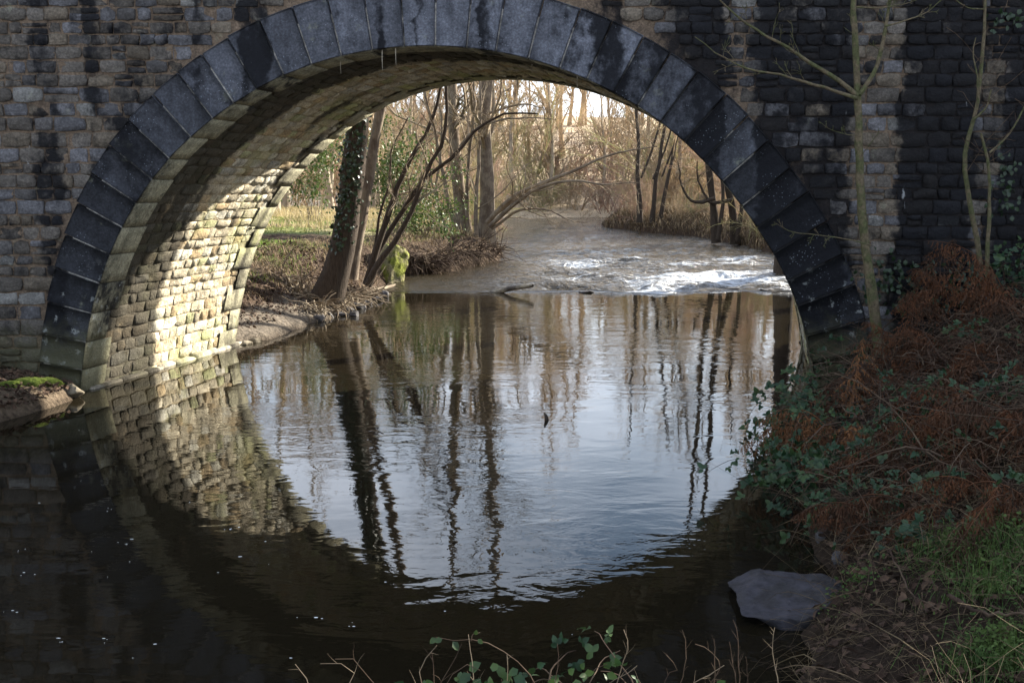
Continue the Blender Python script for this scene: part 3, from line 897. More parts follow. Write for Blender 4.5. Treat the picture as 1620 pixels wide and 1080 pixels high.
M_GRASS = simple('meadow_grass', (0.13, 0.20, 0.035), 0.45, 3, 0.85, 0, col2=(0.22, 0.21, 0.08), s2=0.7, trans=0.25)
M_LITTER = simple('leaf_litter', (0.048, 0.028, 0.019), 0.5, 10, 0.85, 0, col2=(0.095, 0.058, 0.036), s2=8)
M_ROCK = simple('grey_rock', (0.105, 0.10, 0.105), 0.5, 12, 0.85, 0.9, 0.03, 0.2, col2=(0.065, 0.06, 0.058), s2=5)
M_BOULDER = simple('dark_boulder', (0.048, 0.046, 0.054), 0.55, 14, 0.85, 0.9, 0.02, 0.2, col2=(0.038, 0.036, 0.038), s2=6)
M_ROCK_TAN = simple('tan_rock', (0.26, 0.22, 0.16), 0.45, 9, 0.9, 0.8, 0.03, 0.2, col2=(0.10, 0.085, 0.06), s2=4)
M_MOSSROCK = simple('mossy_stone', (0.20, 0.18, 0.10), 0.6, 9, 0.95, 1.0, 0.08, 0.1, col2=(0.17, 0.19, 0.035), s2=3.0)
M_MOSS = simple('moss', (0.075, 0.10, 0.018), 0.5, 25, 0.95, 0.9, 0.03, 0.1)
M_WOOD = simple('wet_wood', (0.10, 0.085, 0.07), 0.5, 8, 0.8, 0.6, 0.02, 0.3, col2=(0.33, 0.29, 0.22), s2=2.5)
M_FOAM = simple('foam_white', (0.75, 0.77, 0.78), 0.1, 20, 0.7, 0)

UP = np.array([0, 0, 1.0])

def resamp(P, R, m):
    s = np.linspace(0, len(P) - 1, m); i = np.clip(s.astype(int), 0, len(P) - 2); f = (s - i)[:, None]
    return P[i] * (1 - f) + P[i + 1] * f, R[i] * (1 - f[:, 0]) + R[i + 1] * f[:, 0]

def make_tree(name, label, cat, stems, base, levels, mat_t, mat_c, group=None, sides=9, trunk_name='trunk'):
    """stems: list of (P, R) centre lines; levels: list of grow() settings for the crown"""
    e = empty(name, base, label, cat, group)
    for P, R in stems:
        part(trunk_name, strands(P, R, sides), mat_t, e)
    m = max(len(P) for P, _ in stems)
    PP = np.array([resamp(P, R, m)[0] for P, R in stems]); RR = np.array([resamp(P, R, m)[1] for P, R in stems])
    parts = []
    for i, lv in enumerate(levels):
        lv = dict(lv); sd = lv.pop('sides', 3)
        PP, RR = grow(PP, RR, **lv)
        RR = np.maximum(RR, 0.0035)
        parts.append(strands(PP, RR, sd))
    if parts: part('crown', join(parts), mat_c, e)
    return e, PP, RR

def line(px, Y, n=14, r0=0.1, r1=0.03, wig=0.01, flare=0.0, dY=0.0, power=1.0):
    pts = [at(x, y, Y + dY * k / max(1, len(px) - 1)) for k, (x, y) in enumerate(px)]
    return pathtube(pts, r0, r1, n, wig=wig, flare=flare, power=power)

# ---- the ivy tree and its neighbours on the left bank
YI = 20.6
st = line([(518, 470), (535, 420), (549, 350), (557, 280), (565, 210), (574, 130), (588, 0), (606, -180), (622, -420), (640, -800)], YI, 30, 0.245, 0.085, 0.006, 0.35)
st[1][:] *= np.interp(np.arange(30), [0, 6, 29], [1.05, 1.0, 1.0])
br1 = line([(574, 130), (600, 20), (640, -100), (668, -300), (690, -700)], YI, 18, 0.17, 0.05, 0.02)
br2 = line([(582, 60), (560, -80), (548, -260), (540, -600)], YI, 18, 0.15, 0.04, 0.02)
ivy_tree, _, _ = make_tree('ivy_clad_tree', 'stout dark leaning tree trunk clad in glossy ivy on the left bank', 'tree', [st, br1, br2], st[0][0],
    [dict(k=9, ratio=0.30, ang=(30, 70), nodes=7, t0=0.5, up=0.25, sides=4, rr=0.4), dict(k=7, ratio=0.45, ang=(25, 60), nodes=5, up=0.1, sides=3), dict(k=5, ratio=0.5, ang=(25, 60), nodes=4, up=0.1)], M_BARK, M_TWIG)
# ivy leaves hug the camera-left and front of the trunk
n = 1500
tt = rng.beta(1.2, 1.0, n) * 0.62 + 0.06
x_ = tt * 29; i_ = np.clip(x_.astype(int), 0, 28); f_ = (x_ - i_)[:, None]
pc = st[0][i_] * (1 - f_) + st[0][i_ + 1] * f_; rc = st[1][i_]
an = rng.normal(-1.75, 0.55, n)
nd = np.stack([np.cos(an), np.sin(an), np.zeros(n)], -1)
pp = pc + nd * (rc + rng.uniform(0.0, 0.09, n))[:, None]
dd = nrm(np.array([0, 0, -1.0]) + rng.normal(0, 0.5, (n, 3)) + nd * 0.4)
part('ivy', leaves(pp, dd, nd + rng.normal(0, 0.45, (n, 3)), rng.uniform(0.045, 0.085, n), rng.uniform(0.055, 0.09, n)), M_IVY, ivy_tree, False)

st = line([(553, 440), (566, 372), (579, 300), (592, 225), (603, 165), (620, 60), (642, -90), (668, -320), (690, -650)], 21.4, 24, 0.125, 0.05, 0.008, 0.4)
make_tree('leaning_tree', 'slender pale-barked tree leaning beside the ivy-clad trunk', 'tree', [st], st[0][0],
    [dict(k=12, ratio=0.22, ang=(30, 65), nodes=6, t0=0.5, up=0.2, sides=3, rr=0.4), dict(k=6, ratio=0.5, ang=(25, 60), nodes=4, up=0.1), dict(k=4, ratio=0.5, ang=(25, 60), nodes=4)], M_BARK_PALE, M_TWIG)

ss_ = [line([(580, 450), (590, 412), (606, 362), (630, 296), (655, 242), (688, 180), (700, 120)], 22.6, 16, 0.085, 0.025, 0.012, 0.3),
       line([(582, 452), (596, 420), (624, 383), (650, 335), (676, 268), (703, 222), (705, 150), (712, 60)], 22.4, 16, 0.07, 0.02, 0.012, 0.3),
       line([(581, 448), (594, 408), (640, 330), (672, 285), (720, 245), (765, 196), (800, 180), (850, 178)], 22.8, 16, 0.075, 0.015, 0.012, 0.3),
       line([(578, 446), (588, 410), (600, 350), (615, 290), (625, 220), (648, 185)], 23.0, 14, 0.04, 0.012, 0.012)]
make_tree('leaning_thicket_tree', 'several dark reddish stems fanning right from one stool beside the mossy block', 'tree', ss_, ss_[0][0][0],
    [dict(k=9, ratio=0.33, ang=(20, 60), nodes=5, t0=0.3, up=0.2, wig=0.2, rr=0.45), dict(k=5, ratio=0.5, ang=(25, 65), nodes=4, wig=0.2), dict(k=3, ratio=0.5, ang=(25, 65), nodes=4)], M_BARK, M_TWIG, sides=7, trunk_name='stem')

# ---- many-stemmed alder on the spit
YA = 34.5
A = [line([(768, 405), (771, 330), (769, 260), (766, 190), (772, 110), (778, -20), (784, -250)], YA, 20, 0.27, 0.07, 0.01, 0.4),
     line([(742, 405), (728, 320), (721, 250), (717, 190), (714, 120), (708, -30), (700, -260)], YA + 0.4, 20, 0.23, 0.06, 0.01, 0.3),
     line([(735, 400), (712, 330), (700, 270), (690, 215), (672, 150), (660, 40)], YA - 0.2, 16, 0.09, 0.02, 0.012),
     line([(745, 400), (738, 320), (742, 250), (750, 180), (747, 80)], YA + 0.1, 16, 0.08, 0.02, 0.012),
     line([(755, 395), (752, 330), (757, 260), (760, 180), (758, 100), (762, 0)], YA - 0.5, 16, 0.08, 0.02, 0.012),
     line([(730, 398), (700, 345), (690, 290), (698, 230), (695, 160)], YA - 0.6, 16, 0.06, 0.015, 0.02),
     line([(722, 392), (705, 360), (685, 300), (678, 240)], YA - 0.8, 14, 0.05, 0.012, 0.02),
     line([(770, 352), (800, 322), (832, 300), (880, 282), (935, 258), (985, 240), (1040, 232)], YA - 0.5, 16, 0.085, 0.015, 0.015, dY=-2),
     line([(775, 358), (820, 318), (862, 294), (905, 286), (960, 292), (1010, 288)], YA - 1, 16, 0.08, 0.012, 0.015, dY=-3),
     line([(778, 362), (830, 330), (865, 332), (905, 350), (930, 352)], YA - 1, 14, 0.05, 0.01, 0.012, dY=-2),
     line([(776, 345), (800, 325), (822, 312), (840, 292), (835, 270)], YA - 0.3, 14, 0.07, 0.015, 0.02, dY=-1),
     line([(728, 232), (752, 205), (785, 192), (838, 186), (880, 190)], YA - 0.8, 12, 0.05, 0.01, 0.012, dY=-1),
     line([(772, 180), (800, 170), (835, 165), (860, 172)], YA - 0.3, 10, 0.045, 0.012, 0.012, dY=-1)]
make_tree('alder_clump', 'many-stemmed bare alder spreading branches over the water from the left spit', 'tree', A, at(748, 405, YA),
    [dict(k=13, ratio=0.34, ang=(25, 70), nodes=6, t0=0.15, up=0.12, wig=0.2, rr=0.4, sides=3), dict(k=7, ratio=0.45, ang=(25, 65), nodes=5, wig=0.22, up=0.1), dict(k=4, ratio=0.5, ang=(25, 65), nodes=4, wig=0.2)], M_BARK_PALE, M_TWIG, sides=8, trunk_name='stem')

# ---- generic bare tree, several shapes, shared by the woods
def generic_tree(h, spread, k1, k2, k3, lean=0.05):
    top = np.array([rng.normal(0, lean * h), rng.normal(0, lean * h), h])
    pts = [np.zeros(3), top * 0.3 + rng.normal(0, 0.05 * h * 0.3, 3) * [1, 1, 0], top * 0.65 + rng.normal(0, 0.05 * h * .4, 3) * [1, 1, 0], top]
    P, R = pathtube(pts, h * 0.016, h * 0.003, 14, wig=0.02, flare=0.5)
    tr = strands(P, R, 6)
    P1, R1 = grow(P[None], R[None], k1, spread, (30, 65), 6, 0.18, 0.3, 0.16, 0.5)
    P2, R2 = grow(P1, R1, k2, 0.48, (25, 60), 5, 0.15, 0.12, 0.18, 0.5)
    P3, R3 = grow(P2, R2, k3, 0.5, (20, 60), 4, 0.1, 0.08, 0.2, 0.6)
    R1, R2, R3 = np.maximum(R1, 0.012), np.maximum(R2, 0.008), np.maximum(R3, 0.006)
    return tr, join([strands(P1, R1, 4), strands(P2, R2, 3), strands(P3, R3, 3)])

TREE_KINDS = []
for h, sp, k1, k2, k3 in ((11, 0.42, 20, 9, 7), (13, 0.36, 22, 8, 7), (9, 0.5, 20, 9, 7), (12, 0.32, 24, 8, 6)):
    tr, cr = generic_tree(h, sp, k1, k2, k3)
    TREE_KINDS.append((mesh_np('bare_trunk', *tr, smooth=True), mesh_np('bare_crown', *cr), tr, cr))

def generic(kind, x, y, scale, name, label, group, rot=None, mt=None, mc=None):
    e = empty(name, (x, y, H(x, y) - 0.05), label, 'tree', group)
    e.rotation_euler = (0, 0, rng.uniform(0, 6.28) if rot is None else rot)
    e.scale = (scale, scale, scale * rng.uniform(0.9, 1.12))
    put('trunk', TREE_KINDS[kind][0], mt or M_BARK_FAR, e)
    put('crown', TREE_KINDS[kind][1], mc or M_TWIG_PALE, e)
    return e

# left wood behind the meadow
for x, y, sc_, kd in [(-13.5, 50, 1.0, 1), (-11.4, 52, 1.1, 3), (-12.2, 58, 1.1, 1), (-10.2, 60, 1.0, 3), (-9.2, 55, 0.9, 1), (-14.8, 56, 1.1, 3), (-8.0, 62, 1.0, 0), (-16.5, 52, 1.1, 0), (-7.0, 57, 0.9, 2), (-18, 60, 1.2, 1)]:
    generic(kd, x, y, sc_, 'meadow_edge_tree', 'straight pale trunk in the wood at the back of the meadow', 'wood behind the meadow')
# opposite bank
for x, y, sc_, kd in [(9.4, 63, 0.95, 0), (12.5, 60, 1.0, 2), (14.5, 66, 1.1, 3), (16, 56, 1.0, 1), (19, 62, 1.1, 0), (11.5, 52, 0.8, 2), (14, 47, 0.9, 0), (18, 48, 1.0, 3)]:
    generic(kd, x, y, sc_, 'far_bank_tree', 'bare tree rising behind the brush of the opposite bank', 'trees behind the opposite bank')
# wood that closes the view
spots = []
while len(spots) < 34:
    x, y = rng.uniform(-26, 34), rng.uniform(77, 94)
    if all((x - a) ** 2 + (y - b) ** 2 > 7 for a, b in spots): spots.append((x, y))
for i, (x, y) in enumerate(spots):
    generic(i % 4, x, y, rng.uniform(0.85, 1.25), 'closing_wood_tree', 'bare tree in the pale wood that closes the river view', 'wood closing the river view')
# still deeper wood reads as one mass
pl = []
for i in range(60):
    kd = TREE_KINDS[i % 4]
    x, y = rng.uniform(-50, 60), rng.uniform(95, 135)
    a = rng.uniform(0, 6.28); s_ = rng.uniform(1.0, 1.5)
    Rm = np.array([[math.cos(a), -math.sin(a), 0], [math.sin(a), math.cos(a), 0], [0, 0, 1]])
    for V, Fc in (kd[2], kd[3]):
        nq = len(Fc[0])
        pl.append(((V @ Rm.T) * s_ + [x, y, H(x, y)], Fc))
me = mesh_np('distant_wood', *join(pl))
put('distant_wood', me, M_TWIG_PALE, kind='stuff', label='distant leafless wood on the rising ground behind the river bend', cat='wood')

# ---- trees on the opposite bank, seen through the arch
for px, py, top, r, lbl in [(1012, 352, (1008, 190), 0.13, 'thin upright trunk standing first on the brushy point across the river'),
                            (1031, 354, (1052, 196), 0.11, 'trunk leaning right, second on the brushy point across the river'),
                            (1045, 350, (1080, 180), 0.10, 'forked slender trunk, last on the brushy point across the river')]:
    Yb = 52.0
    b = at(px, py, Yb)
    s1 = line([(px, py), (px + (top[0] - px) * .3, py - 60), top, (top[0] + (top[0] - px) * .8, top[1] - 160)], Yb, 14, r, 0.03, 0.03, 0.4)
    s2 = line([(px + 2, py - 70), (px + 18, py - 110), (px + 45, py - 200), (px + 60, py - 330)], Yb, 12, r * .5, 0.02, 0.03)
    make_tree('point_tree', lbl, 'tree', [s1, s2], b, [dict(k=10, ratio=0.32, ang=(30, 70), nodes=5, t0=0.25, up=0.2, wig=0.2, rr=0.45), dict(k=6, ratio=0.5, ang=(25, 60), nodes=4, wig=0.2), dict(k=5, ratio=0.5, ang=(25, 60), nodes=4)], M_BARK, M_TWIG_PALE, 'trees on the brushy point', sides=7)
for px, py, tx, lbl in [(1134, 384, 1120, 'dark trunk by the water, first inside the arch edge opposite'), (1164, 386, 1142, 'dark trunk nearly hidden by the arch, beside another')]:
    Yb = 41.0
    s1 = line([(px, py), (px - 6, py - 60), (tx, py - 140), (tx - 4, py - 320), (tx - 10, py - 560)], Yb, 18, 0.15, 0.04, 0.02, 0.5)
    s2 = line([(px - 3, py - 70), (px - 40, py - 66), (px - 55, py - 90), (px - 62, py - 130)], Yb - .3, 12, 0.08, 0.02, 0.02)
    s3 = line([(px + 2, py - 5), (px + 10, py - 70), (px + 2, py - 150), (px + 10, py - 300)], Yb - .4, 12, 0.09, 0.02, 0.02)
    make_tree('waterside_tree', lbl, 'tree', [s1, s2, s3], s1[0][0], [dict(k=9, ratio=0.3, ang=(30, 70), nodes=5, t0=0.25, up=0.2, wig=0.2, rr=0.45), dict(k=6, ratio=0.5, ang=(25, 60), nodes=4), dict(k=4, ratio=0.5, ang=(25, 60), nodes=4)], M_BARK, M_TWIG, 'dark trees inside the arch edge', sides=8)
# tall tree whose dark trunk shows in the pool's mirror, hidden behind the ring
s1 = pathtube([(7.0, 27.6, -0.1), (7.0, 27.6, 4), (6.9, 27.5, 9), (7.1, 27.6, 15)], 0.24, 0.08, 20, wig=0.02, flare=0.2)
s2 = pathtube([(7.0, 27.6, 3.0), (7.5, 27.2, 6), (8.2, 27.0, 11)], 0.16, 0.04, 14, wig=0.02)
make_tree('mirrored_tree', 'tall dark trunk mirrored as a stripe at the pool edge', 'tree', [s1, s2], s1[0][0], [dict(k=14, ratio=0.26, ang=(35, 75), nodes=6, t0=0.3, up=0.2, wig=0.18, rr=0.4), dict(k=6, ratio=0.45, ang=(25, 60), nodes=4), dict(k=4, ratio=0.5, ang=(25, 60), nodes=4)], M_BARK, M_TWIG, sides=9)

s1 = pathtube([(7.7, 22.9, 0.3), (7.7, 22.9, 4), (7.6, 22.8, 8), (7.7, 22.7, 13), (7.6, 22.7, 16)], 0.30, 0.10, 20, wig=0.01, flare=0.4)
s2 = pathtube([(7.6, 22.8, 6.0), (8.3, 23.5, 8.5), (8.9, 23.9, 12)], 0.15, 0.05, 14, wig=0.02)
make_tree('shadow_tree', 'tall tree behind the arch whose trunk shades a stripe of the vault', 'tree', [s1, s2], s1[0][0], [dict(k=9, ratio=0.22, ang=(35, 75), nodes=6, t0=0.45, up=0.2, wig=0.18, rr=0.4), dict(k=5, ratio=0.45, ang=(25, 60), nodes=4)], M_BARK, M_TWIG, sides=9)

TINTS = [M_TWIG_PALE, M_TWIG_PALE, simple('pinkish_twigs', (0.56, 0.42, 0.34), 0.3, 3, 0.9, 0, col2=(0.46, 0.33, 0.26), s2=0.5, trans=0.6), simple('olive_twigs', (0.48, 0.46, 0.27), 0.3, 3, 0.9, 0, col2=(0.40, 0.36, 0.22), s2=0.5, trans=0.6)]
# ---- brushwood
def brush_mesh(ns, h, sp, k1, k2, wig=0.16):
    P = np.zeros((ns, 7, 3)); a = rng.uniform(0, 6.28, ns)
    P[:, 0, :2] = rng.normal(0, sp * 0.35, (ns, 2))
    d = nrm(np.stack([np.cos(a) * rng.uniform(.1, .9, ns), np.sin(a) * rng.uniform(.1, .9, ns), np.ones(ns)], -1))
    ln = h * rng.uniform(0.5, 1.15, ns)
    for j in range(1, 7):
        d = nrm(d + rng.normal(0, wig, d.shape) - np.array([0, 0, 0.10 * j / 6]) )
        P[:, j] = P[:, j - 1] + d * (ln / 6)[:, None]
    R = np.linspace(0.018, 0.006, 7)[None] * rng.uniform(0.6, 1.4, (ns, 1)) * h / 3
    P1, R1 = grow(P, R, k1, 0.42, (20, 60), 5, 0.15, 0.1, 0.2, 0.6)
    P2, R2 = grow(P1, R1, k2, 0.5, (20, 65), 4, 0.1, 0.0, 0.22, 0.7)
    return join([strands(P, np.maximum(R, .006), 4), strands(P1, np.maximum(R1, .005), 3), strands(P2, np.maximum(R2, .004), 3)])
BR = [mesh_np('brush', *brush_mesh(26, 3.4, 1.2, 8, 5)), mesh_np('brush', *brush_mesh(30, 2.6, 1.4, 8, 5)), mesh_np('brush', *brush_mesh(20, 4.4, 1.2, 9, 6))]
def brush(kind, x, y, sc_, label, group, mat=None, name='bare_shrub'):
    o = put(name, BR[kind], mat or M_TWIG_PALE, None, label, 'shrub', group, loc=(x, y, H(x, y) - 0.08))
    o.material_slots[0].link = 'OBJECT'; o.material_slots[0].material = mat or TINTS[int(rng.integers(0, 4))]
    o.rotation_euler = (0, 0, rng.uniform(0, 6.28)); o.scale = (sc_, sc_, sc_ * rng.uniform(.85, 1.15))
    return o
for m_ in BR: m_.materials.append(M_TWIG_PALE)
for k in range(16):      # on the point and right bank
    y = 36 + k * 1.55; x = np.interp(y, RBy, RBx) + rng.uniform(0.6, 2.4)
    brush(k % 3, x, y, rng.uniform(0.45, 0.75), 'tangled leafless shrub along the dark bank across the river', 'brush on the opposite bank')
for k in range(14):
    y = 40 + k * 2.4; x = np.interp(y, RBy, RBx) + rng.uniform(3.0, 8)
    brush(k % 3, x, y, rng.uniform(0.8, 1.2), 'tall pinkish leafless shrub behind the opposite bank', 'tall brush behind the opposite bank')
for k in range(16):
    y = 37 + k * 2.3; x = np.interp(y, LBy, LBx) - rng.uniform(0.8, 3.2)
    brush(k % 3, x, y, rng.uniform(0.6, 1.0), 'leafless shrub on the bank upstream of the spreading alder', 'brush upstream of the alder')
for k in range(20):
    x = -16 + k * 1.9 + rng.uniform(-.6, .6); y = 76.5 + rng.uniform(0, 4)
    brush(k % 3, x, y, rng.uniform(0.9, 1.5), 'pale leafless shrub at the far end of the water', 'brush at the river bend')
for k in range(26):
    x = -14 + k * 1.65 + rng.uniform(-.8, .8); y = 80 + rng.uniform(0, 16)
    brush(2 if k % 2 else 0, x, y, rng.uniform(1.6, 2.8), 'tall tangled thicket filling the wood beyond the water', 'thickets in the closing wood')
for k in range(9):
    y = 62 + k * 2.0; x = 8.5 + k * 1.3 + rng.uniform(-1, 1)
    brush(2, x, y, rng.uniform(1.2, 1.8), 'tall thicket behind the trees of the brushy point', 'thickets behind the point')
for k in range(8):
    x = -17 + k * 1.9; y = 62 + rng.uniform(0, 5)
    brush(2, x, y, rng.uniform(1.1, 1.5), 'thicket among the straight trunks behind the meadow', 'thickets behind the meadow')

# ---- green shrub behind the leaning stems
def leafy_shrub(name, label, base, rad, nl, size, mat, group=None, cat='shrub', ns=14):
    e = empty(name, base, label, cat, group)
    a = rng.uniform(0, 6.28, ns)
    P = np.zeros((ns, 6, 3)); d = nrm(np.stack([np.cos(a) * .6, np.sin(a) * .6, rng.uniform(.6, 1.4, ns)], -1)); P[:, 0] = rng.normal(0, .1, (ns, 3)) * [1, 1, 0] * rad[0]
    for j in range(1, 6):
        d = nrm(d + rng.normal(0, .25, d.shape)); P[:, j] = P[:, j - 1] + d * np.array(rad) * 0.34 * rng.uniform(.5, 1.1, (ns, 1))
    P1, R1 = grow(P, np.full((ns, 6), .012), 6, 0.4, (20, 60), 4)
    part('stem', join([strands(P + base, np.full((ns, 6), .012), 3), strands(P1 + base, R1, 3)]), M_TWIG, e)
    src = P1.reshape(-1, 3)
    p = src[rng.integers(0, len(src), nl)] + rng.normal(0, size * 1.3, (nl, 3)) + base
    part('foliage', leaves(p, rnd_unit(nl) + [0, 0, -.2], UP + rng.normal(0, .6, (nl, 3)), rng.uniform(.7, 1.3, nl) * size, rng.uniform(.4, .7, nl) * size), mat, e, False)
    return e
b = at(622, 372, 30); b[2] = H(b[0], b[1]); leafy_shrub('evergreen_shrub', 'sunlit yellow-green evergreen shrub behind the leaning reddish stems', b, (1.3, 1.3, 2.4), 2600, 0.10, M_EVER)
b = at(672, 362, 31); b[2] = H(b[0], b[1]); leafy_shrub('evergreen_shrub', 'small dark evergreen shrub between leaning stems and alder', b, (0.9, 0.9, 1.4), 1200, 0.09, M_EVER)
b = at(492, 330, 40); b[2] = H(b[0], b[1]); leafy_shrub('evergreen_shrub', 'green bush beside the vault edge at the back of the meadow', b, (1.4, 1.4, 4.2), 2200, 0.13, M_EVER)

# ---- rocks
import bmesh
def rock_vf(c, size, seed_planes=16, sub=3, rough=0.05):
    bm = bmesh.new(); bmesh.ops.create_icosphere(bm, subdivisions=sub, radius=1.0)
    V = np.array([v.co[:] for v in bm.verts]); Fc = np.array([[v.index for v in f.verts] for f in bm.faces]); bm.free()
    for _ in range(seed_planes):
        n_ = rnd_unit(1)[0]; o = rng.uniform(0.42, 0.8)
        d = V @ n_ - o
        V = V - np.maximum(d, 0)[:, None] * n_
    V = V + rng.normal(0, rough * 0.3, V.shape)
    return V * np.asarray(size) + np.asarray(c), [Fc]
b = on_z(1252, 968)
V, Fc = rock_vf((b[0], b[1] + 0.1, 0.02), (0.50, 0.36, 0.24), 9, 5, 0.01)
V[:, 2] = np.minimum(V[:, 2], 0.085 + (V[:, 0] - b[0]) * 0.05 + (V[:, 1] - b[1]) * 0.10)
V[:, 2] = np.where((V[:, 1] > b[1] + .20) & (V[:, 0] > b[0] - .08), np.minimum(V[:, 2], .085), V[:, 2])
V = V + .012 * vnoise(V[:, 0] * 1.3 + V[:, 2], V[:, 1] - V[:, 2], 14.0, 4)[:, None]
thing('boulder', (V, Fc), M_BOULDER, b, 'flat blue-grey boulder lying in the water below the near bank', 'rock', smooth=False)
b = ground_hit(1328, 886); thing('rock', rock_vf(b + [0, 0, .02], (0.085, 0.08, 0.08)), M_ROCK, b, 'small pale angular rock above the flat boulder on the bank', 'rock', smooth=False)
b = ground_hit(1300, 852); thing('rock', rock_vf(b + [0, 0, .0], (0.08, 0.10, 0.07)), M_ROCK, b, 'dark wet rock at the water edge under brambles', 'rock', smooth=False)
# left ledge edging stones
for k, (px, py, sx) in enumerate([(108, 624, .26), (84, 620, .24), (66, 622, .2), (60, 628, .20), (32, 634, .2), (8, 640, .2)]):
    b = on_z(px, py + 8)
    thing('edging_stone', rock_vf((b[0] - .05, b[1] + .12, 0.08), (sx, 0.17, rng.uniform(.10, .15))), M_ROCK_TAN, b, 'rough tan stone edging the sunlit ledge by the bridge foot', 'stone', 'stones edging the ledge', smooth=False)
for k, (px, py) in enumerate([(20, 612), (48, 606), (72, 606), (100, 604)]):
    b = ground_hit(px, py)
    V, Fc = rock_vf(b + [0, 0, .0], (0.22, 0.14, 0.07), 3, 3, 0.08)
    thing('moss_cushion', (V, Fc), M_MOSS, b, 'green moss cushion on the sunlit ledge by the bridge foot', 'moss', 'moss on the ledge')
# mossy block under the leaning stems
b = on_z(624, 454, 0.0)
V, Fc = rock_vf((b[0] - .12, b[1] + .15, 0.45), (0.66, 0.52, 0.74), 7, 4, 0.05)
lim = np.array([0.46, 0.42, 0.55]); cen = np.array([b[0] - .12, b[1] + .15, 0.45])
V = np.clip(V - cen, -lim, lim) + rng.normal(0, .010, V.shape)
ca_, sa_ = math.cos(-0.62), math.sin(-0.62)
V = cen + V @ np.array([[ca_, sa_, 0], [-sa_, ca_, 0], [0, 0, 1]])
V = V + .03 * vnoise(V[:, 0] + V[:, 2], V[:, 1] - V[:, 2], 5.0, 3)[:, None]
thing('mossy_block', (V, Fc), M_MOSSROCK, b, 'big squared stone block with bright yellow-green moss at the left bank', 'stone block')
# silt apron edge stones and weir stones
for px, py in [(372, 548), (392, 545), (410, 541), (432, 534), (452, 527), (470, 519), (486, 512)]:
    b = on_z(px, py)
    thing('apron_stone', rock_vf(b + [-.08, .05, -0.02], (0.16, 0.15, rng.uniform(.06, .10))), M_ROCK_TAN, b, 'small stone at the water edge of the bare grey apron', 'stone', 'stones along the bare apron', smooth=False)
for px, py, sx in [(505, 508, .16), (520, 503, .14), (536, 500, .2), (552, 494, .16), (566, 488, .2), (580, 482, .17), (592, 476, .18), (606, 470, .15), (560, 500, .13)]:
    b = on_z(px, py)
    thing('wet_stone', rock_vf(b + [0, .05, 0.03], (sx, 0.16, rng.uniform(.08, .16))), M_ROCK, b, 'dark wet stone under the roots of the ivy-clad tree', 'stone', 'stones below the ivy-clad tree', smooth=False)
for px, py, sx in [(1022, 461, .34), (1098, 459, .42), (1160, 457, .22), (930, 463, .26), (1215, 459, .25)]:
    b = on_z(px, py)
    thing('weir_stone', rock_vf(b + [0, .1, 0.0], (sx, 0.3, rng.uniform(.05, .08))), M_BOULDER, b, 'low dark stone in the white water of the riffle', 'stone', 'stones of the riffle', smooth=False)
# driftwood
p0, p1 = on_z(786, 462), on_z(843, 452, 0.22)
P = spline([p0 - [.15, 0, .04], (p0 + p1) / 2 + [0, 0, .03], p1], 9)
thing('drift_log', strands(P, np.array([.05, .06, .065, .06, .06, .055, .055, .05, .035]), 7), M_WOOD, p0, 'short wet log jutting from the riffle below the calm upper water', 'log')
p0, p1 = on_z(596, 459, .06), on_z(650, 447, .05)
thing('drift_log', strands(spline([p0, (p0 + p1) / 2 + [0, 0, .02], p1], 8), np.linspace(.05, .025, 8), 6), M_TWIG, p0, 'thin pale log lying along the foot of the mossy block', 'log')
b = on_z(866, 664)
V1 = strands(spline([b - [0, 0, .05], b + [-.012, 0, .03], b + [-.03, 0, .075]], 6), np.array([.018, .02, .022, .02, .016, .006]), 6)
V2 = strands(spline([b - [0, 0, .02], b + [.02, 0, .015], b + [.05, 0, .02]], 5), np.array([.014, .013, .012, .01, .004]), 5)
thing('snag', V1, M_BARK, b, 'small dark snag breaking the surface in mid pool', 'snag')

# exposed roots and drift twigs at the waterline
def root_pile(name, label, pxs, z0, n_, ln, mat, rad=(.006, .018)):
    P = np.zeros((n_, 5, 3))
    for i in range(n_):
        px, py = pxs[rng.integers(len(pxs))]
        b = ground_hit(px + rng.uniform(-16, 16), py + rng.uniform(-8, 8), 14)
        d = nrm(np.array([rng.normal(.5, .6), rng.normal(-.5, .5), rng.normal(-.05, .35)]))
        P[i, 0] = b + [0, 0, rng.uniform(0.02, z0)]
        L_ = rng.uniform(.4, 1.2) * ln
        for j in range(1, 5):
            d = nrm(d + rng.normal(0, .3, 3) + [0, 0, -.12]); P[i, j] = P[i, j - 1] + d * L_ / 4
    P[:, :, 2] = np.maximum(P[:, :, 2], height(P[:, :, 0].ravel(), P[:, :, 1].ravel()).reshape(n_, 5) + .01)
    R = rng.uniform(*rad, (n_, 1)) * np.linspace(1, .4, 5)[None]
    b = ground_hit(*pxs[0], 14)
    thing(name, strands(P, R, 4), mat, b, label, 'roots', kind='stuff')
root_pile('roots', 'tangle of pale roots and twigs washed below the ivy-clad tree', [(500, 490), (530, 486), (560, 476), (585, 468), (480, 470), (460, 450)], .15, 260, .8, M_TWIG)
root_pile('roots', 'dark tangle of roots and driftwood under the alder on the spit', [(680, 420), (700, 415), (720, 412), (745, 408), (770, 408), (660, 430)], .35, 340, 1.2, M_TWIG_DRY)

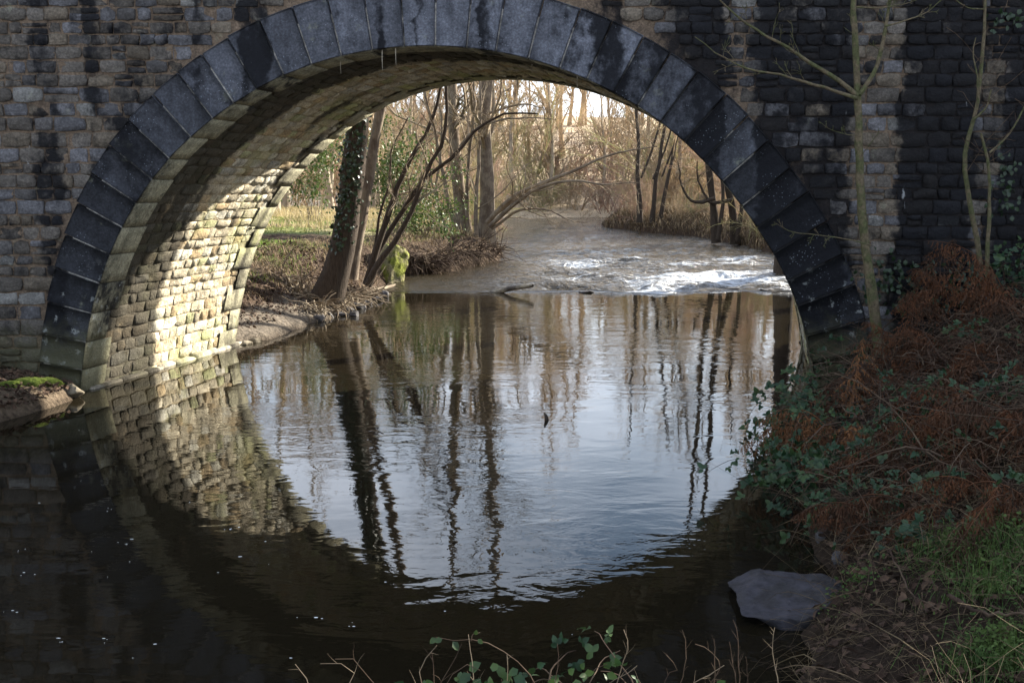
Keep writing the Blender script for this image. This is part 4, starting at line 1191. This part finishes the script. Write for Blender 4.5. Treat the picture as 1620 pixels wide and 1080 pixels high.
# ---- grass on the left bank and meadow
def blades(P, h, lean, w, bend=0.5):
    n = len(P)
    a = rng.uniform(0, 6.28, n); d0 = np.stack([np.cos(a), np.sin(a), np.zeros(n)], -1)
    h = h[:, None]; ln = lean[:, None]
    s = np.stack([-np.sin(a), np.cos(a), np.zeros(n)], -1) * w[:, None]
    m = P + UP * h * 0.55 + d0 * h * ln * 0.4
    tp = P + UP * h * (1 - ln * bend) + d0 * h * ln
    V = np.stack([P - s, P + s, m + s * .7, m - s * .7, tp], 1).reshape(-1, 3)
    o = (np.arange(n) * 5)[:, None]
    return V, [o + np.array([0, 1, 2, 3]), o + np.array([3, 2, 4])]
def scatter(n, xr, yr, cond, zmin=0.08):
    x = rng.uniform(*xr, n * 4); y = rng.uniform(*yr, n * 4)
    ok = cond(x, y); x, y = x[ok][:n], y[ok][:n]
    z = height(x, y); k = z > zmin
    return np.stack([x, y, z], -1)[k]
ld = lambda x, y: np.interp(y, LBy, LBx) - x
P = scatter(26000, (-14, 0), (16.6, 45), lambda x, y: (ld(x, y) > 1.3) & (vnoise(x, y, .9, 4) > -0.1))
put('grass', mesh_np('grass', *blades(P, rng.uniform(.04, .13, len(P)) , rng.uniform(.1, .7, len(P)), rng.uniform(.005, .010, len(P)))), M_GRASS, kind='stuff', label='short green turf on the sunny left bank', cat='grass')
P = scatter(22000, (-18, 0), (33, 64), lambda x, y: (ld(x, y) > 1.0) & (vnoise(x + 9, y - 4, .35, 4) > -0.35))
put('dry_grass', mesh_np('dry_grass', *blades(P, rng.uniform(.12, .42, len(P)), rng.uniform(.2, .9, len(P)), rng.uniform(.008, .016, len(P)))), M_HAY, kind='stuff', label='tall bleached dry grass at the back of the meadow', cat='grass')
P = scatter(5000, (-9, 0), (16.6, 40), lambda x, y: (ld(x, y) > np.where(y > 21, .08, .5)) & (ld(x, y) < 2.4) & ~((y < 20.2) & (ld(x, y) < 0.9)))
put('bank_grass', mesh_np('bank_grass', *blades(P, rng.uniform(.10, .30, len(P)), rng.uniform(.5, 1.3, len(P)), rng.uniform(.004, .009, len(P)), .8)), M_STRAW, kind='stuff', label='dry grass hanging over the edge of the left bank', cat='grass')
rdf = lambda x, y: x - np.interp(y, RBy, RBx)
P = scatter(12000, (3, 14), (30, 60), lambda x, y: (rdf(x, y) > 0.1) & (rdf(x, y) < 3.5))
put('bank_bracken', mesh_np('bank_bracken', *blades(P, rng.uniform(.2, .7, len(P)), rng.uniform(.4, 1.3, len(P)), rng.uniform(.008, .018, len(P)), .8)), M_STRAW, kind='stuff', label='brown dead growth hanging down the bank across the river', cat='dead growth')
def litter_leaves(P, size):
    n = len(P)
    return leaves(P + [0, 0, .012] + rng.uniform(0, .03, (n, 1)) * UP, rnd_unit(n) * [1, 1, .35], UP + rng.normal(0, .45, (n, 3)), rng.uniform(.6, 1.3, n) * size, rng.uniform(.35, .7, n) * size, .2, .3)
P = np.concatenate([scatter(6000, (-10, -1), (16.5, 26), lambda x, y: (ld(x, y) > 0.35) & (ld(x, y) < 4.5) & (vnoise(x, y, 1.1, 3) < .35)), scatter(5000, (-9, -4.4), (9.5, 12.5), lambda x, y: ld(x, y) > 0.06)])
put('fallen_leaves', mesh_np('fallen_leaves', *litter_leaves(P, .075)), M_LITTER, kind='stuff', label='brown fallen leaves on the left bank on both sides of the bridge', cat='leaves')

# ---- foam flecks drifting on the slack water
fl = []
pts = [(38, 905), (25, 910), (170, 912), (55, 908), (180, 785), (200, 860), (145, 872), (118, 915), (190, 590), (180, 578), (130, 683), (125, 680), (205, 888), (335, 855), (365, 836), (300, 794), (352, 797), (420, 856), (40, 868), (70, 840), (460, 1040), (470, 976), (483, 980), (500, 976), (380, 880), (60, 985), (245, 1018), (20, 965), (310, 935), (345, 905), (425, 892), (150, 965), (95, 1015), (704, 966), (270, 855), (210, 1040), (176, 805), (300, 690), (62, 795), (128, 760), (530, 1000), (560, 990), (610, 920), (870, 1000), (905, 1003)]
pts += [(rng.uniform(0, 520), rng.uniform(700, 1075)) for _ in range(1)]
pts = [p for k, p in enumerate(pts) if k % 3 != 1]
pts = pts + [(p[0] + rng.normal(0, 9), p[1] + rng.normal(0, 4)) for p in pts[::3] for _ in range(int(rng.integers(1, 4)))]
for px, py in pts:
    b = on_z(px, py, 0.004)
    a = np.arange(7) * 2 * np.pi / 7; r_ = rng.uniform(.002, .007)
    ring_ = b + np.stack([np.cos(a) * r_ * rng.uniform(.8, 2.0), np.sin(a) * r_ * rng.uniform(.6, 1.1), np.zeros(7)], -1) * rng.uniform(.7, 1.2, (7, 1))
    V = np.concatenate([ring_, [b + [0, 0, .002]]]); k = np.arange(7)
    fl.append((V, [np.stack([k, (k + 1) % 7, np.full(7, 7)], -1)]))
put('foam_flecks', mesh_np('foam_flecks', *join(fl)), M_FOAM, kind='stuff', label='white foam flecks drifting on the dark slack water', cat='foam')

# ================================================================== NEAR RIGHT BANK
rdist = lambda x, y: x - np.interp(y, RBy, RBx)
rb_ok = lambda x, y: (rdist(x, y) > 0.05) & (rdist(x, y) < 6) & (y < YN - 0.15)
# litter and mats of dead stems
P = scatter(16000, (0.8, 8.5), (2.6, 12.4), rb_ok, 0.03)
put('fallen_leaves', mesh_np('fallen_leaves', *litter_leaves(P, .06)), M_LITTER, kind='stuff', label='brown leaf litter on the shaded near bank', cat='leaves')
def mat_strands(P, ln, r, up, nodes=6, wig=.25, sag=.18):
    n = len(P); Q = np.zeros((n, nodes, 3)); a = rng.uniform(0, 6.28, n)
    d = nrm(np.stack([np.cos(a), np.sin(a), rng.normal(up, .35, n)], -1)); Q[:, 0] = P
    L_ = ln * rng.uniform(.4, 1.3, n)
    for j in range(1, nodes):
        d = nrm(d + rng.normal(0, wig, d.shape) - [0, 0, sag]); Q[:, j] = Q[:, j - 1] + d * (L_ / (nodes - 1))[:, None]
    hz = height(Q[:, :, 0].ravel(), Q[:, :, 1].ravel()).reshape(n, nodes) + .01
    Q[:, :, 2] = np.maximum(Q[:, :, 2], hz); Q[:, :, 1] = np.minimum(Q[:, :, 1], YN - .08)
    R = r * rng.uniform(.35, 1.0, (n, 1)) * np.where(rng.random((n, 1)) < .12, 2.4, 1) * np.linspace(1, .45, nodes)[None]
    return strands(Q, R, 3)
P = scatter(2300, (0.8, 8.5), (6.0, 12.3), rb_ok, 0.03); P[:, 2] += rng.uniform(0, .34, len(P))
put('dead_stems', mesh_np('dead_stems', *mat_strands(P, .75, .0042, .6)), M_TWIG_DRY, kind='stuff', label='mat of dead brown stems over the near bank below the wall', cat='dead stems')
P = scatter(6500, (0.6, 6.5), (2.6, 7.6), rb_ok, 0.02); P[:, 2] += rng.uniform(0, .12, len(P))
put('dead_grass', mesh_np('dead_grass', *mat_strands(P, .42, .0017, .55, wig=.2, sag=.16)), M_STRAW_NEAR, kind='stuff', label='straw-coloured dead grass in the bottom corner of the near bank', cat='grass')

# bracken
def frond(base, d, ln, npn=18):
    """one drooping dead frond: stalk and curled pinnae"""
    nodes = 12; Q = np.zeros((nodes, 3)); Q[0] = base; d = nrm(np.array(d, float)[None])[0]
    for j in range(1, nodes):
        d = nrm((d + rng.normal(0, .07, 3) - np.array([0, 0, .15]))[None])[0]; Q[j] = Q[j - 1] + d * ln / (nodes - 1)
    parts = [strands(Q, np.linspace(.0045, .0015, nodes), 4)]
    t = np.linspace(.22, .98, npn); x = t * (nodes - 1); i = np.clip(x.astype(int), 0, nodes - 2); f = (x - i)[:, None]
    p = Q[i] * (1 - f) + Q[i + 1] * f; tan = nrm(Q[i + 1] - Q[i])
    side = nrm(np.cross(tan, UP + rng.normal(0, .2, (npn, 3))))
    for sg in (-1, 1):
        pd = nrm(side * sg + tan * .45 - UP * rng.uniform(.3, 1.1, (npn, 1)))
        pl_ = ln * .30 * np.sin(np.pi * np.clip(t * .8 + .2, 0, 1)) * rng.uniform(.7, 1.2, npn) + .02
        m = 7
        R2 = np.zeros((npn, m, 3)); R2[:, 0] = p; dd_ = pd.copy()
        for j in range(1, m):
            dd_ = nrm(dd_ + rng.normal(0, .12, dd_.shape) - [0, 0, .14]); R2[:, j] = R2[:, j - 1] + dd_ * (pl_ / (m - 1))[:, None]
        parts.append(strands(R2, np.full((npn, m), .0012), 3))
        for j in range(1, m):
            for s2 in (-1, 1):
                cd = nrm(np.cross(dd_, UP) * s2 + dd_ * .6 - UP * .35 + rng.normal(0, .15, dd_.shape))
                parts.append(leaves(R2[:, j], cd, UP + rng.normal(0, .4, (npn, 3)), pl_ * .17 * (1.15 - j / m) + .006, pl_ * .045 + .002, .25, .35))
    return join(parts)
def bracken(px, py, nf, ln, label, group=None, lift=.25, toward=None):
    b = ground_hit(px, py)
    fr = []
    for k in range(nf):
        a = rng.uniform(0, 6.28)
        d = np.array([math.cos(a), math.sin(a), rng.uniform(.2, .9)])
        if toward is not None: d = d * .5 + np.array(toward)
        fr.append(frond(b + [rng.normal(0, .08), rng.normal(0, .08), rng.uniform(0, lift)], d, ln * rng.uniform(.7, 1.15)))
    V, Fc = join(fr); V[:, 1] = np.minimum(V[:, 1], YN - .07)
    thing('bracken', (V, Fc), M_BRACKEN_ORANGE if 'orange' in label and 'drooping' in label else M_BRACKEN, b, label, 'bracken', group, smooth=False)
bracken(1335, 715, 13, .8, 'rust-orange dead bracken drooping over the water below the bridge foot', None, .35, (-.40, -.35, .35))
bracken(1385, 640, 8, .8, 'brown dead bracken below the foot of the sapling', None, .3)
bracken(1590, 690, 9, .85, 'rust-brown dead bracken at the right edge of the near bank', None, .2, (-.2, -.2, .1))
for px, py, nf, ln_, lbl in [
        (1450, 600, 4, .5, 'flattened brown bracken right of the sapling foot'),
        (1510, 590, 4, .5, 'brown bracken heap below the crooked sapling'),
        (1570, 620, 4, .5, 'rusty bracken under the long dark branch near the right edge'),
        (1610, 560, 4, .5, 'bracken tuft at the wall foot at the right edge'),
        (1480, 660, 4, .5, 'collapsed brown bracken in the middle of the upper slope'),
        (1540, 720, 4, .5, 'dark brown bracken left of the rusty clump at the edge'),
        (1450, 740, 5, .5, 'reddish bracken mound at the centre of the slope'),
        (1400, 790, 4, .45, 'small bracken clump above the water-edge brambles'),
        (1500, 790, 5, .5, 'bracken mound just above the straw, mid slope'),
        (1600, 770, 4, .5, 'bracken at the right edge just above the green herbs'),
        (1560, 838, 4, .4, 'thin bracken rim over the bright green herbs'),
        (1450, 850, 4, .45, 'brown bracken over the top of the straw, left of the herbs'),
        (1380, 868, 3, .4, 'small bracken clump right of the small pale rock')]:
    bracken(px, py, nf + 2, ln_ * 1.4, lbl, 'collapsed bracken on the near bank', .25)

bracken(1490, 545, 9, .95, 'upright rust-brown bracken against the dark wall between the saplings', None, .55, (0, -.2, .9))
bracken(1595, 545, 9, .95, 'tall rust-brown bracken against the wall at the right edge', None, .55, (-.2, -.2, .9))
bracken(1432, 600, 8, .75, 'arching rust-brown bracken just right of the sapling foot', None, .30, (.1, -.3, .6))

# brambles
def bramble(b, ns, ln, label, group=None, nl=5, lsize=.055, height_=.3, name='bramble', toward=None, mat=None):
    b = np.asarray(b, float)
    e = empty(name, b, label, 'bramble', group)
    nodes = 10; P = np.zeros((ns, nodes, 3)); a = rng.uniform(0, 6.28, ns)
    d = nrm(np.stack([np.cos(a) * .8, np.sin(a) * .8, rng.uniform(.3, 1.4, ns)], -1))
    if toward is not None: d = nrm(d + np.asarray(toward))
    P[:, 0] = b + rng.normal(0, .12, (ns, 3)) * [1, 1, 0] + rng.uniform(0, height_, (ns, 1)) * UP
    L_ = ln * rng.uniform(.5, 1.2, ns)
    for j in range(1, nodes):
        d = nrm(d + rng.normal(0, .12, d.shape) - [0, 0, .17]); P[:, j] = P[:, j - 1] + d * (L_ / (nodes - 1))[:, None]
    hz = height(P[:, :, 0].ravel(), P[:, :, 1].ravel()).reshape(ns, nodes) + .02
    P[:, :, 2] = np.maximum(P[:, :, 2], np.maximum(hz, .03)); P[:, :, 1] = np.minimum(P[:, :, 1], YN - .12)
    part('cane_tangle', strands(P, np.full((ns, nodes), .0032) * np.linspace(1.2, .5, nodes), 4), M_TWIG_DRY, e, kind='stuff')
    # trifoliate leaves on short stalks
    idx = np.repeat(np.arange(ns), nl); t = rng.uniform(.15, 1, ns * nl) * (nodes - 1); i = np.clip(t.astype(int), 0, nodes - 2); f = (t - i)[:, None]
    p = P[idx, i] * (1 - f) + P[idx, i + 1] * f; tn = nrm(P[idx, i + 1] - P[idx, i])
    out = nrm(np.cross(tn, rng.normal(size=tn.shape)) + UP * .5)
    stalk = p + out * .045
    parts = []
    nrmv = nrm(UP * .7 + np.array([-.15, -.5, 0]) + rng.normal(0, .45, out.shape))
    sd = nrm(np.cross(out, nrmv))
    sz = lsize * rng.uniform(.6, 1.3, len(p))
    for dv, s_ in ((out, 1.15), (nrm(out * .3 + sd), .9), (nrm(out * .3 - sd), .9)):
        parts.append(leaves(stalk, dv + rng.normal(0, .12, dv.shape), nrmv, sz * s_, sz * s_ * .68, .12, .25))
    part('foliage', join(parts), mat or M_LEAF, e, False)
    return e
bramble(ground_hit(1290, 700) + [0, 0, .05], 30, .7, 'dark green bramble hanging into the pool below the bridge foot', None, 7, .055, .35, toward=(-.5, -.1, 0))
bramble(ground_hit(1280, 790), 28, .6, 'deep green bramble trailing to the water above the small rocks', None, 7, .05, .3, toward=(-.3, -.1, 0))
bramble(ground_hit(1340, 590), 12, .5, 'low dark bramble at the very foot of the arch ring', None, 6, .05, .2)
bramble(ground_hit(1590, 500), 12, .7, 'leafy bramble climbing the wall at the right edge', None, 7, .06, .5, toward=(0, 0, .5))
for px, py, ns_, lbl in [
        (1390, 705, 9, 'bramble right of the hanging rust-orange bracken'), (1425, 655, 8, 'bramble in the gap below the sapling foot'),
        (1350, 755, 9, 'bramble under the hanging rust-orange bracken'), (1405, 765, 8, 'bramble left of the reddish bracken mound'),
        (1340, 835, 10, 'bramble above the small pale rock'), (1385, 812, 8, 'bramble below the small bracken clump at the water side'),
        (1455, 690, 7, 'bramble between the mid-slope bracken heaps'), (1505, 745, 7, 'bramble right of the reddish bracken mound'),
        (1560, 565, 8, 'bramble in front of the wall right of the crooked sapling'), (1440, 500, 8, 'bramble against the dark wall right of the green sapling'),
        (1600, 650, 8, 'bramble under the dark branch at the right edge'), (1540, 665, 6, 'bramble below the crooked sapling heap'),
        (1595, 825, 7, 'bramble above the herbs at the right edge'), (1480, 822, 7, 'bramble at the top of the straw, mid slope'),
        (1420, 885, 7, 'bramble sprig in the straw right of the flat boulder'), (1310, 760, 10, 'bramble overhanging the shaded water edge'), (1320, 650, 9, 'bramble at the water side of the ring foot')]:
    bramble(ground_hit(px, py), ns_, .5, lbl, 'bramble patches on the near bank', 6, .042, .25)
# leafy herbs
def herbs(spots_, n_, sp, size, label, name):
    parts = []
    for px, py in spots_:
        b = ground_hit(px, py)
        x = b[0] + rng.normal(0, sp, n_); y = b[1] + rng.normal(0, sp, n_)
        p = np.stack([x, y, height(x, y) + rng.uniform(.02, .12, n_)], -1)
        parts.append(leaves(p, rnd_unit(n_) * [1, 1, .4], UP + np.array([0, -.3, 0]) + rng.normal(0, .4, (n_, 3)), rng.uniform(.6, 1.3, n_) * size, rng.uniform(.45, .8, n_) * size))
    put(name, mesh_np(name, *join(parts)), M_HERB, kind='stuff', label=label, cat='herbs')
herbs([(1540, 875), (1590, 865), (1565, 925), (1605, 960), (1500, 890)], 120, .10, .024, 'bright green leafy herbs among straw on the near bank', 'herbs')
herbs([(1580, 1050), (1545, 1040), (1610, 1070), (1345, 945)], 170, .07, .022, 'low green herbs in the bottom right corner', 'low_herbs')

gp = []
for px, py, n_ in [(1500, 880, 260), (1540, 870, 320), (1590, 880, 320), (1560, 940, 260), (1610, 930, 260), (1600, 1040, 260), (1560, 1060, 220)]:
    b = ground_hit(px, py); x = b[0] + rng.normal(0, .12, n_); y = b[1] + rng.normal(0, .12, n_)
    gp.append(np.stack([x, y, height(x, y)], -1))
P = np.concatenate(gp)
put('green_grass', mesh_np('green_grass', *blades(P, rng.uniform(.06, .20, len(P)), rng.uniform(.2, 1.1, len(P)), rng.uniform(.0015, .0032, len(P)), .7)), M_HERB, kind='stuff', label='fresh green grass blades in the lower right of the near bank', cat='grass')

# ---- saplings and creepers against the right wall
YS = 11.6
gb = at(1390, 552, YS)
S = [line([(1392, 556), (1380, 470), (1368, 380), (1360, 280), (1357, 150), (1353, 60), (1350, -30), (1348, -160)], YS, 26, 0.058, 0.022, 0.004),
     line([(1357, 152), (1330, 130), (1290, 105), (1240, 72), (1200, 50), (1150, 12), (1120, -15)], YS - .05, 16, 0.026, 0.006, 0.004),
     line([(1357, 156), (1300, 138), (1240, 120), (1180, 108), (1140, 88), (1100, 60)], YS - .1, 16, 0.020, 0.004, 0.006),
     line([(1360, 150), (1385, 110), (1400, 50), (1408, 0), (1412, -40)], YS - .05, 12, 0.026, 0.012, 0.003),
     line([(1400, 42), (1440, 30), (1470, 18), (1495, -8)], YS - .1, 10, 0.010, 0.003, 0.003),
     line([(1355, 12), (1400, 12), (1440, 4), (1462, -4)], YS - .1, 10, 0.008, 0.003, 0.003),
     line([(1362, 215), (1335, 212), (1315, 205), (1300, 195)], YS - .1, 8, 0.006, 0.002, 0.003),
     line([(1378, 388), (1340, 378), (1290, 372), (1235, 358), (1225, 350)], YS - .2, 12, 0.008, 0.003, 0.004)]
make_tree('sapling', 'slim green-barked sapling with forked branches in front of the stained wall', 'sapling', S, S[0][0][0], [dict(k=8, ratio=0.22, ang=(30, 70), nodes=6, t0=0.3, up=0.15, wig=0.15, rr=0.3, absr=.005), dict(k=4, ratio=0.45, ang=(25, 60), nodes=4, wig=0.2)], M_BARK_GREEN, M_BARK_GREEN, sides=9, trunk_name='stem')
S = [line([(1552, 430), (1546, 380), (1536, 330), (1527, 240), (1545, 170), (1553, 100), (1557, 30), (1560, -40)], YS + .3, 18, 0.032, 0.014, 0.004),
     line([(1548, 165), (1546, 120), (1540, 85), (1543, 60)], YS + .25, 8, 0.010, 0.006, 0.003),
     line([(1540, 190), (1560, 170), (1568, 142)], YS + .2, 8, 0.012, 0.007, 0.002),
     line([(1556, 15), (1530, 12), (1512, 0), (1505, -10)], YS + .25, 8, 0.008, 0.004, 0.003)]
make_tree('sapling', 'crooked thin sapling near the right edge, bent at mid height', 'sapling', S, S[0][0][0], [dict(k=6, ratio=0.25, ang=(30, 70), nodes=5, t0=0.3, up=0.1, wig=0.2, rr=0.35, absr=.004)], M_BARK_GREEN, M_TWIG_DRY, sides=8, trunk_name='stem')
S = [line([(1562, 440), (1563, 380), (1566, 320), (1562, 250), (1552, 212)], YS + .1, 12, 0.024, 0.014, 0.004),
     line([(1565, 242), (1590, 220), (1610, 190), (1625, 160)], YS + .1, 8, 0.012, 0.008, 0.003)]
make_tree('sapling', 'short forked sapling just in front of the crooked one', 'sapling', S, S[0][0][0], [dict(k=6, ratio=0.35, ang=(30, 70), nodes=5, t0=0.3, up=0.1, wig=0.2, rr=0.35, absr=.004)], M_BARK_GREEN, M_TWIG_DRY, sides=8, trunk_name='stem')
# ivy on the wall
def ivy_wall(px, py, n_, sx, sz, label):
    b = at(px, py, YN - .1)
    p = b + np.stack([rng.normal(0, sx, n_), rng.uniform(-.08, .03, n_), rng.normal(0, sz, n_)], -1)
    thing('ivy', leaves(p, nrm(np.array([0, -.2, -1.0]) + rng.normal(0, .5, (n_, 3))), np.array([0, -1, .4]) + rng.normal(0, .4, (n_, 3)), rng.uniform(.04, .075, n_), rng.uniform(.04, .065, n_)), M_IVY, b, label, 'ivy', smooth=False)
ivy_wall(1590, 300, 60, .10, .22, 'small ivy spray on the wall at the right edge')
ivy_wall(1590, 30, 26, .12, .06, 'few ivy leaves hanging at the top right of the wall')
ivy_wall(1420, 440, 120, .22, .16, 'ivy patch low on the dark wall behind the sapling')
ivy_wall(1540, 450, 160, .3, .16, 'ivy mound at the base of the wall between sapling and right edge')

# long dead branches lying over the bank
k_ = 0
for pts_, r_, lbl in [([(1300, 745), (1340, 735), (1380, 715), (1395, 690), (1400, 668)], .010, 'bent grey branch lying above the hanging bracken'),
                      ([(1395, 665), (1450, 668), (1520, 672), (1570, 655), (1600, 630)], .011, 'long dark branch lying across the bank below the saplings'),
                      ([(1370, 775), (1410, 760), (1430, 735)], .007, 'short tan stick among the brambles in mid bank'),
                      ([(1440, 620), (1500, 540), (1560, 510), (1590, 470)], .008, 'thin grey stick rising towards the wall at right'),
                      ([(1500, 975), (1540, 1010), (1580, 1005), (1640, 1020)], .012, 'dark stick lying in the straw at the bottom right'),
                      ([(1405, 895), (1425, 950), (1460, 985), (1490, 1010)], .005, 'pale arched bramble cane over the straw')]:
    q = [ground_hit(x_, y_) for x_, y_ in pts_]
    q = [a_ + [0, 0, .10 + .03 * (i_ % 2)] for i_, a_ in enumerate(q)]
    P, R = pathtube(q, r_, r_ * .45, 14, wig=.006)
    P[:, 1] = np.minimum(P[:, 1], YN - .1)
    thing('dead_branch', strands(P, R, 6), M_TWIG_DRY if k_ % 2 or 'dark' in lbl else M_TWIG, q[0], lbl, 'branch'); k_ += 1

# ---- bramble and dead stalks at the photographer's feet
def stalk(pts, r, label, group=None, Y=3.62):
    p = [at(x_, y_, Y) for x_, y_ in pts]
    root = p[0].copy(); root[2] = min(H(root[0], Y), p[0][2] - .05) - .02; root[0] += rng.normal(0, .03)
    P, R = pathtube([root] + p, r, r * .45, 16, wig=.0015)
    return P, R, root
G = [[(548, 1090), (560, 1060), (522, 1048), (507, 1050)], [(490, 1090), (482, 1070), (468, 1050)], [(600, 1090), (575, 1062), (556, 1040), (530, 1042)], [(668, 1085), (664, 1060), (682, 1030), (692, 1020)],
     [(688, 1085), (686, 1050), (684, 1030)], [(694, 1085), (715, 1050), (730, 1018)], [(750, 1090), (748, 1050), (742, 1015), (741, 1002)], [(802, 1090), (803, 1055), (802, 1035)],
     [(880, 1070), (884, 1040), (882, 1018)], [(975, 1085), (985, 1050), (994, 1020), (986, 995)], [(1050, 1090), (1060, 1062), (1070, 1060), (1054, 1035)], [(1075, 1085), (1084, 1050), (1083, 1010), (1080, 995)],
     [(1120, 1085), (1140, 1050), (1118, 1025), (1100, 1018)], [(1130, 1085), (1130, 1040), (1130, 1010)], [(1165, 1085), (1160, 1050), (1154, 1015)], [(1170, 1085), (1168, 1040), (1166, 1000), (1160, 980)],
     [(1183, 1085), (1182, 1060), (1180, 1038)], [(1085, 1088), (1120, 1068), (1145, 1052)], [(1232, 1085), (1225, 1045), (1222, 1010), (1226, 992)], [(1020, 1088), (960, 1085), (1000, 1058), (1008, 1052)]]
for g in G:
    P, R, root = stalk(g, .0026, '')
    tw = grow(P[None], R[None], 5, .16, (25, 55), 5, .45, .1, .15, .6)
    thing('dead_stalk', join([strands(P, R, 6), strands(*tw, 4)]), M_TWIG_DRY if rng.random() < .4 else M_TWIG, root, 'bare pale stalk rising from the bottom edge before the dark water', 'stalk', 'dead stalks at the bottom edge')
e = empty('bramble', at(780, 1120, 3.6), 'trailing bramble with green leaves at the bottom edge before the water', 'bramble')
canes = []
for g in [[(850, 1090), (835, 1062), (810, 1040), (780, 1020), (750, 1012), (715, 1012), (690, 1008)], [(700, 1090), (720, 1062), (745, 1050), (760, 1060)], [(900, 1095), (930, 1072), (945, 1055), (960, 1050)], [(1000, 1095), (975, 1065), (950, 1060)], [(745, 1013), (748, 1003), (760, 1000)]]:
    P, R, root = stalk(g, .003, '') if g[0][1] > 1080 else (*pathtube([at(x_, y_, 3.62) for x_, y_ in g], .002, .001, 8), None)
    part('cane', strands(P, R, 5), M_TWIG_DRY, e)
lp, ldir, lsz = [], [], []
for px, py, sz, dx, dy in [(690, 1008, .03, -.8, -.6), (700, 1010, .03, -1, -.2), (716, 1014, .038, .8, -1), (752, 1004, .022, .2, 1), (756, 1010, .024, .6, -.5), (742, 1060, .055, .8, .8), (745, 1065, .05, -.6, -.3), (790, 1052, .045, .3, -.9), (775, 1055, .04, .6, .2), (800, 1062, .045, .2, -1), (820, 1058, .04, -.8, -.3),
                           (812, 1070, .05, .8, -.2), (850, 1055, .035, .5, .5), (760, 1072, .05, -.4, -.6), (640, 1082, .04, -.5, .2), (672, 1080, .035, .6, .2), (900, 1066, .035, .3, .6), (920, 1058, .03, .2, .9), (925, 1064, .035, .9, .2), (930, 1070, .035, -.7, .3), (955, 1055, .04, .5, .5), (960, 1064, .04, .8, -.3),
                           (885, 1076, .04, -.5, .4), (905, 1080, .04, .6, .1), (945, 1078, .04, .2, -.6), (1135, 1084, .04, .3, .4), (870, 1082, .035, .2, .5), (725, 1084, .045, .2, .3), (790, 1082, .05, .5, .1), (835, 1082, .045, -.5, .3)]:
    lp.append(at(px, py, 3.60 + rng.uniform(-.08, .08))); ldir.append((dx, -.35, dy)); lsz.append(sz)
part('foliage', leaves(np.array(lp), np.array(ldir, float), np.array([0, -1, .7]) + rng.normal(0, .3, (len(lp), 3)), np.array(lsz), np.array(lsz) * .75, .12, .2), M_LEAF, e, False)


for px, lbl in [(790, 'leafy bramble clump at the bottom edge, left of the bare stalks'), (930, 'leafy bramble clump at the bottom edge, in the middle of the bare stalks')]:
    b = at(px, 1100, 3.55); b[2] = H(b[0], b[1])
    bramble(b, 12, .34, lbl, None, 5, .032, max(.1, .60 - b[2]), toward=(0, 0, .4))
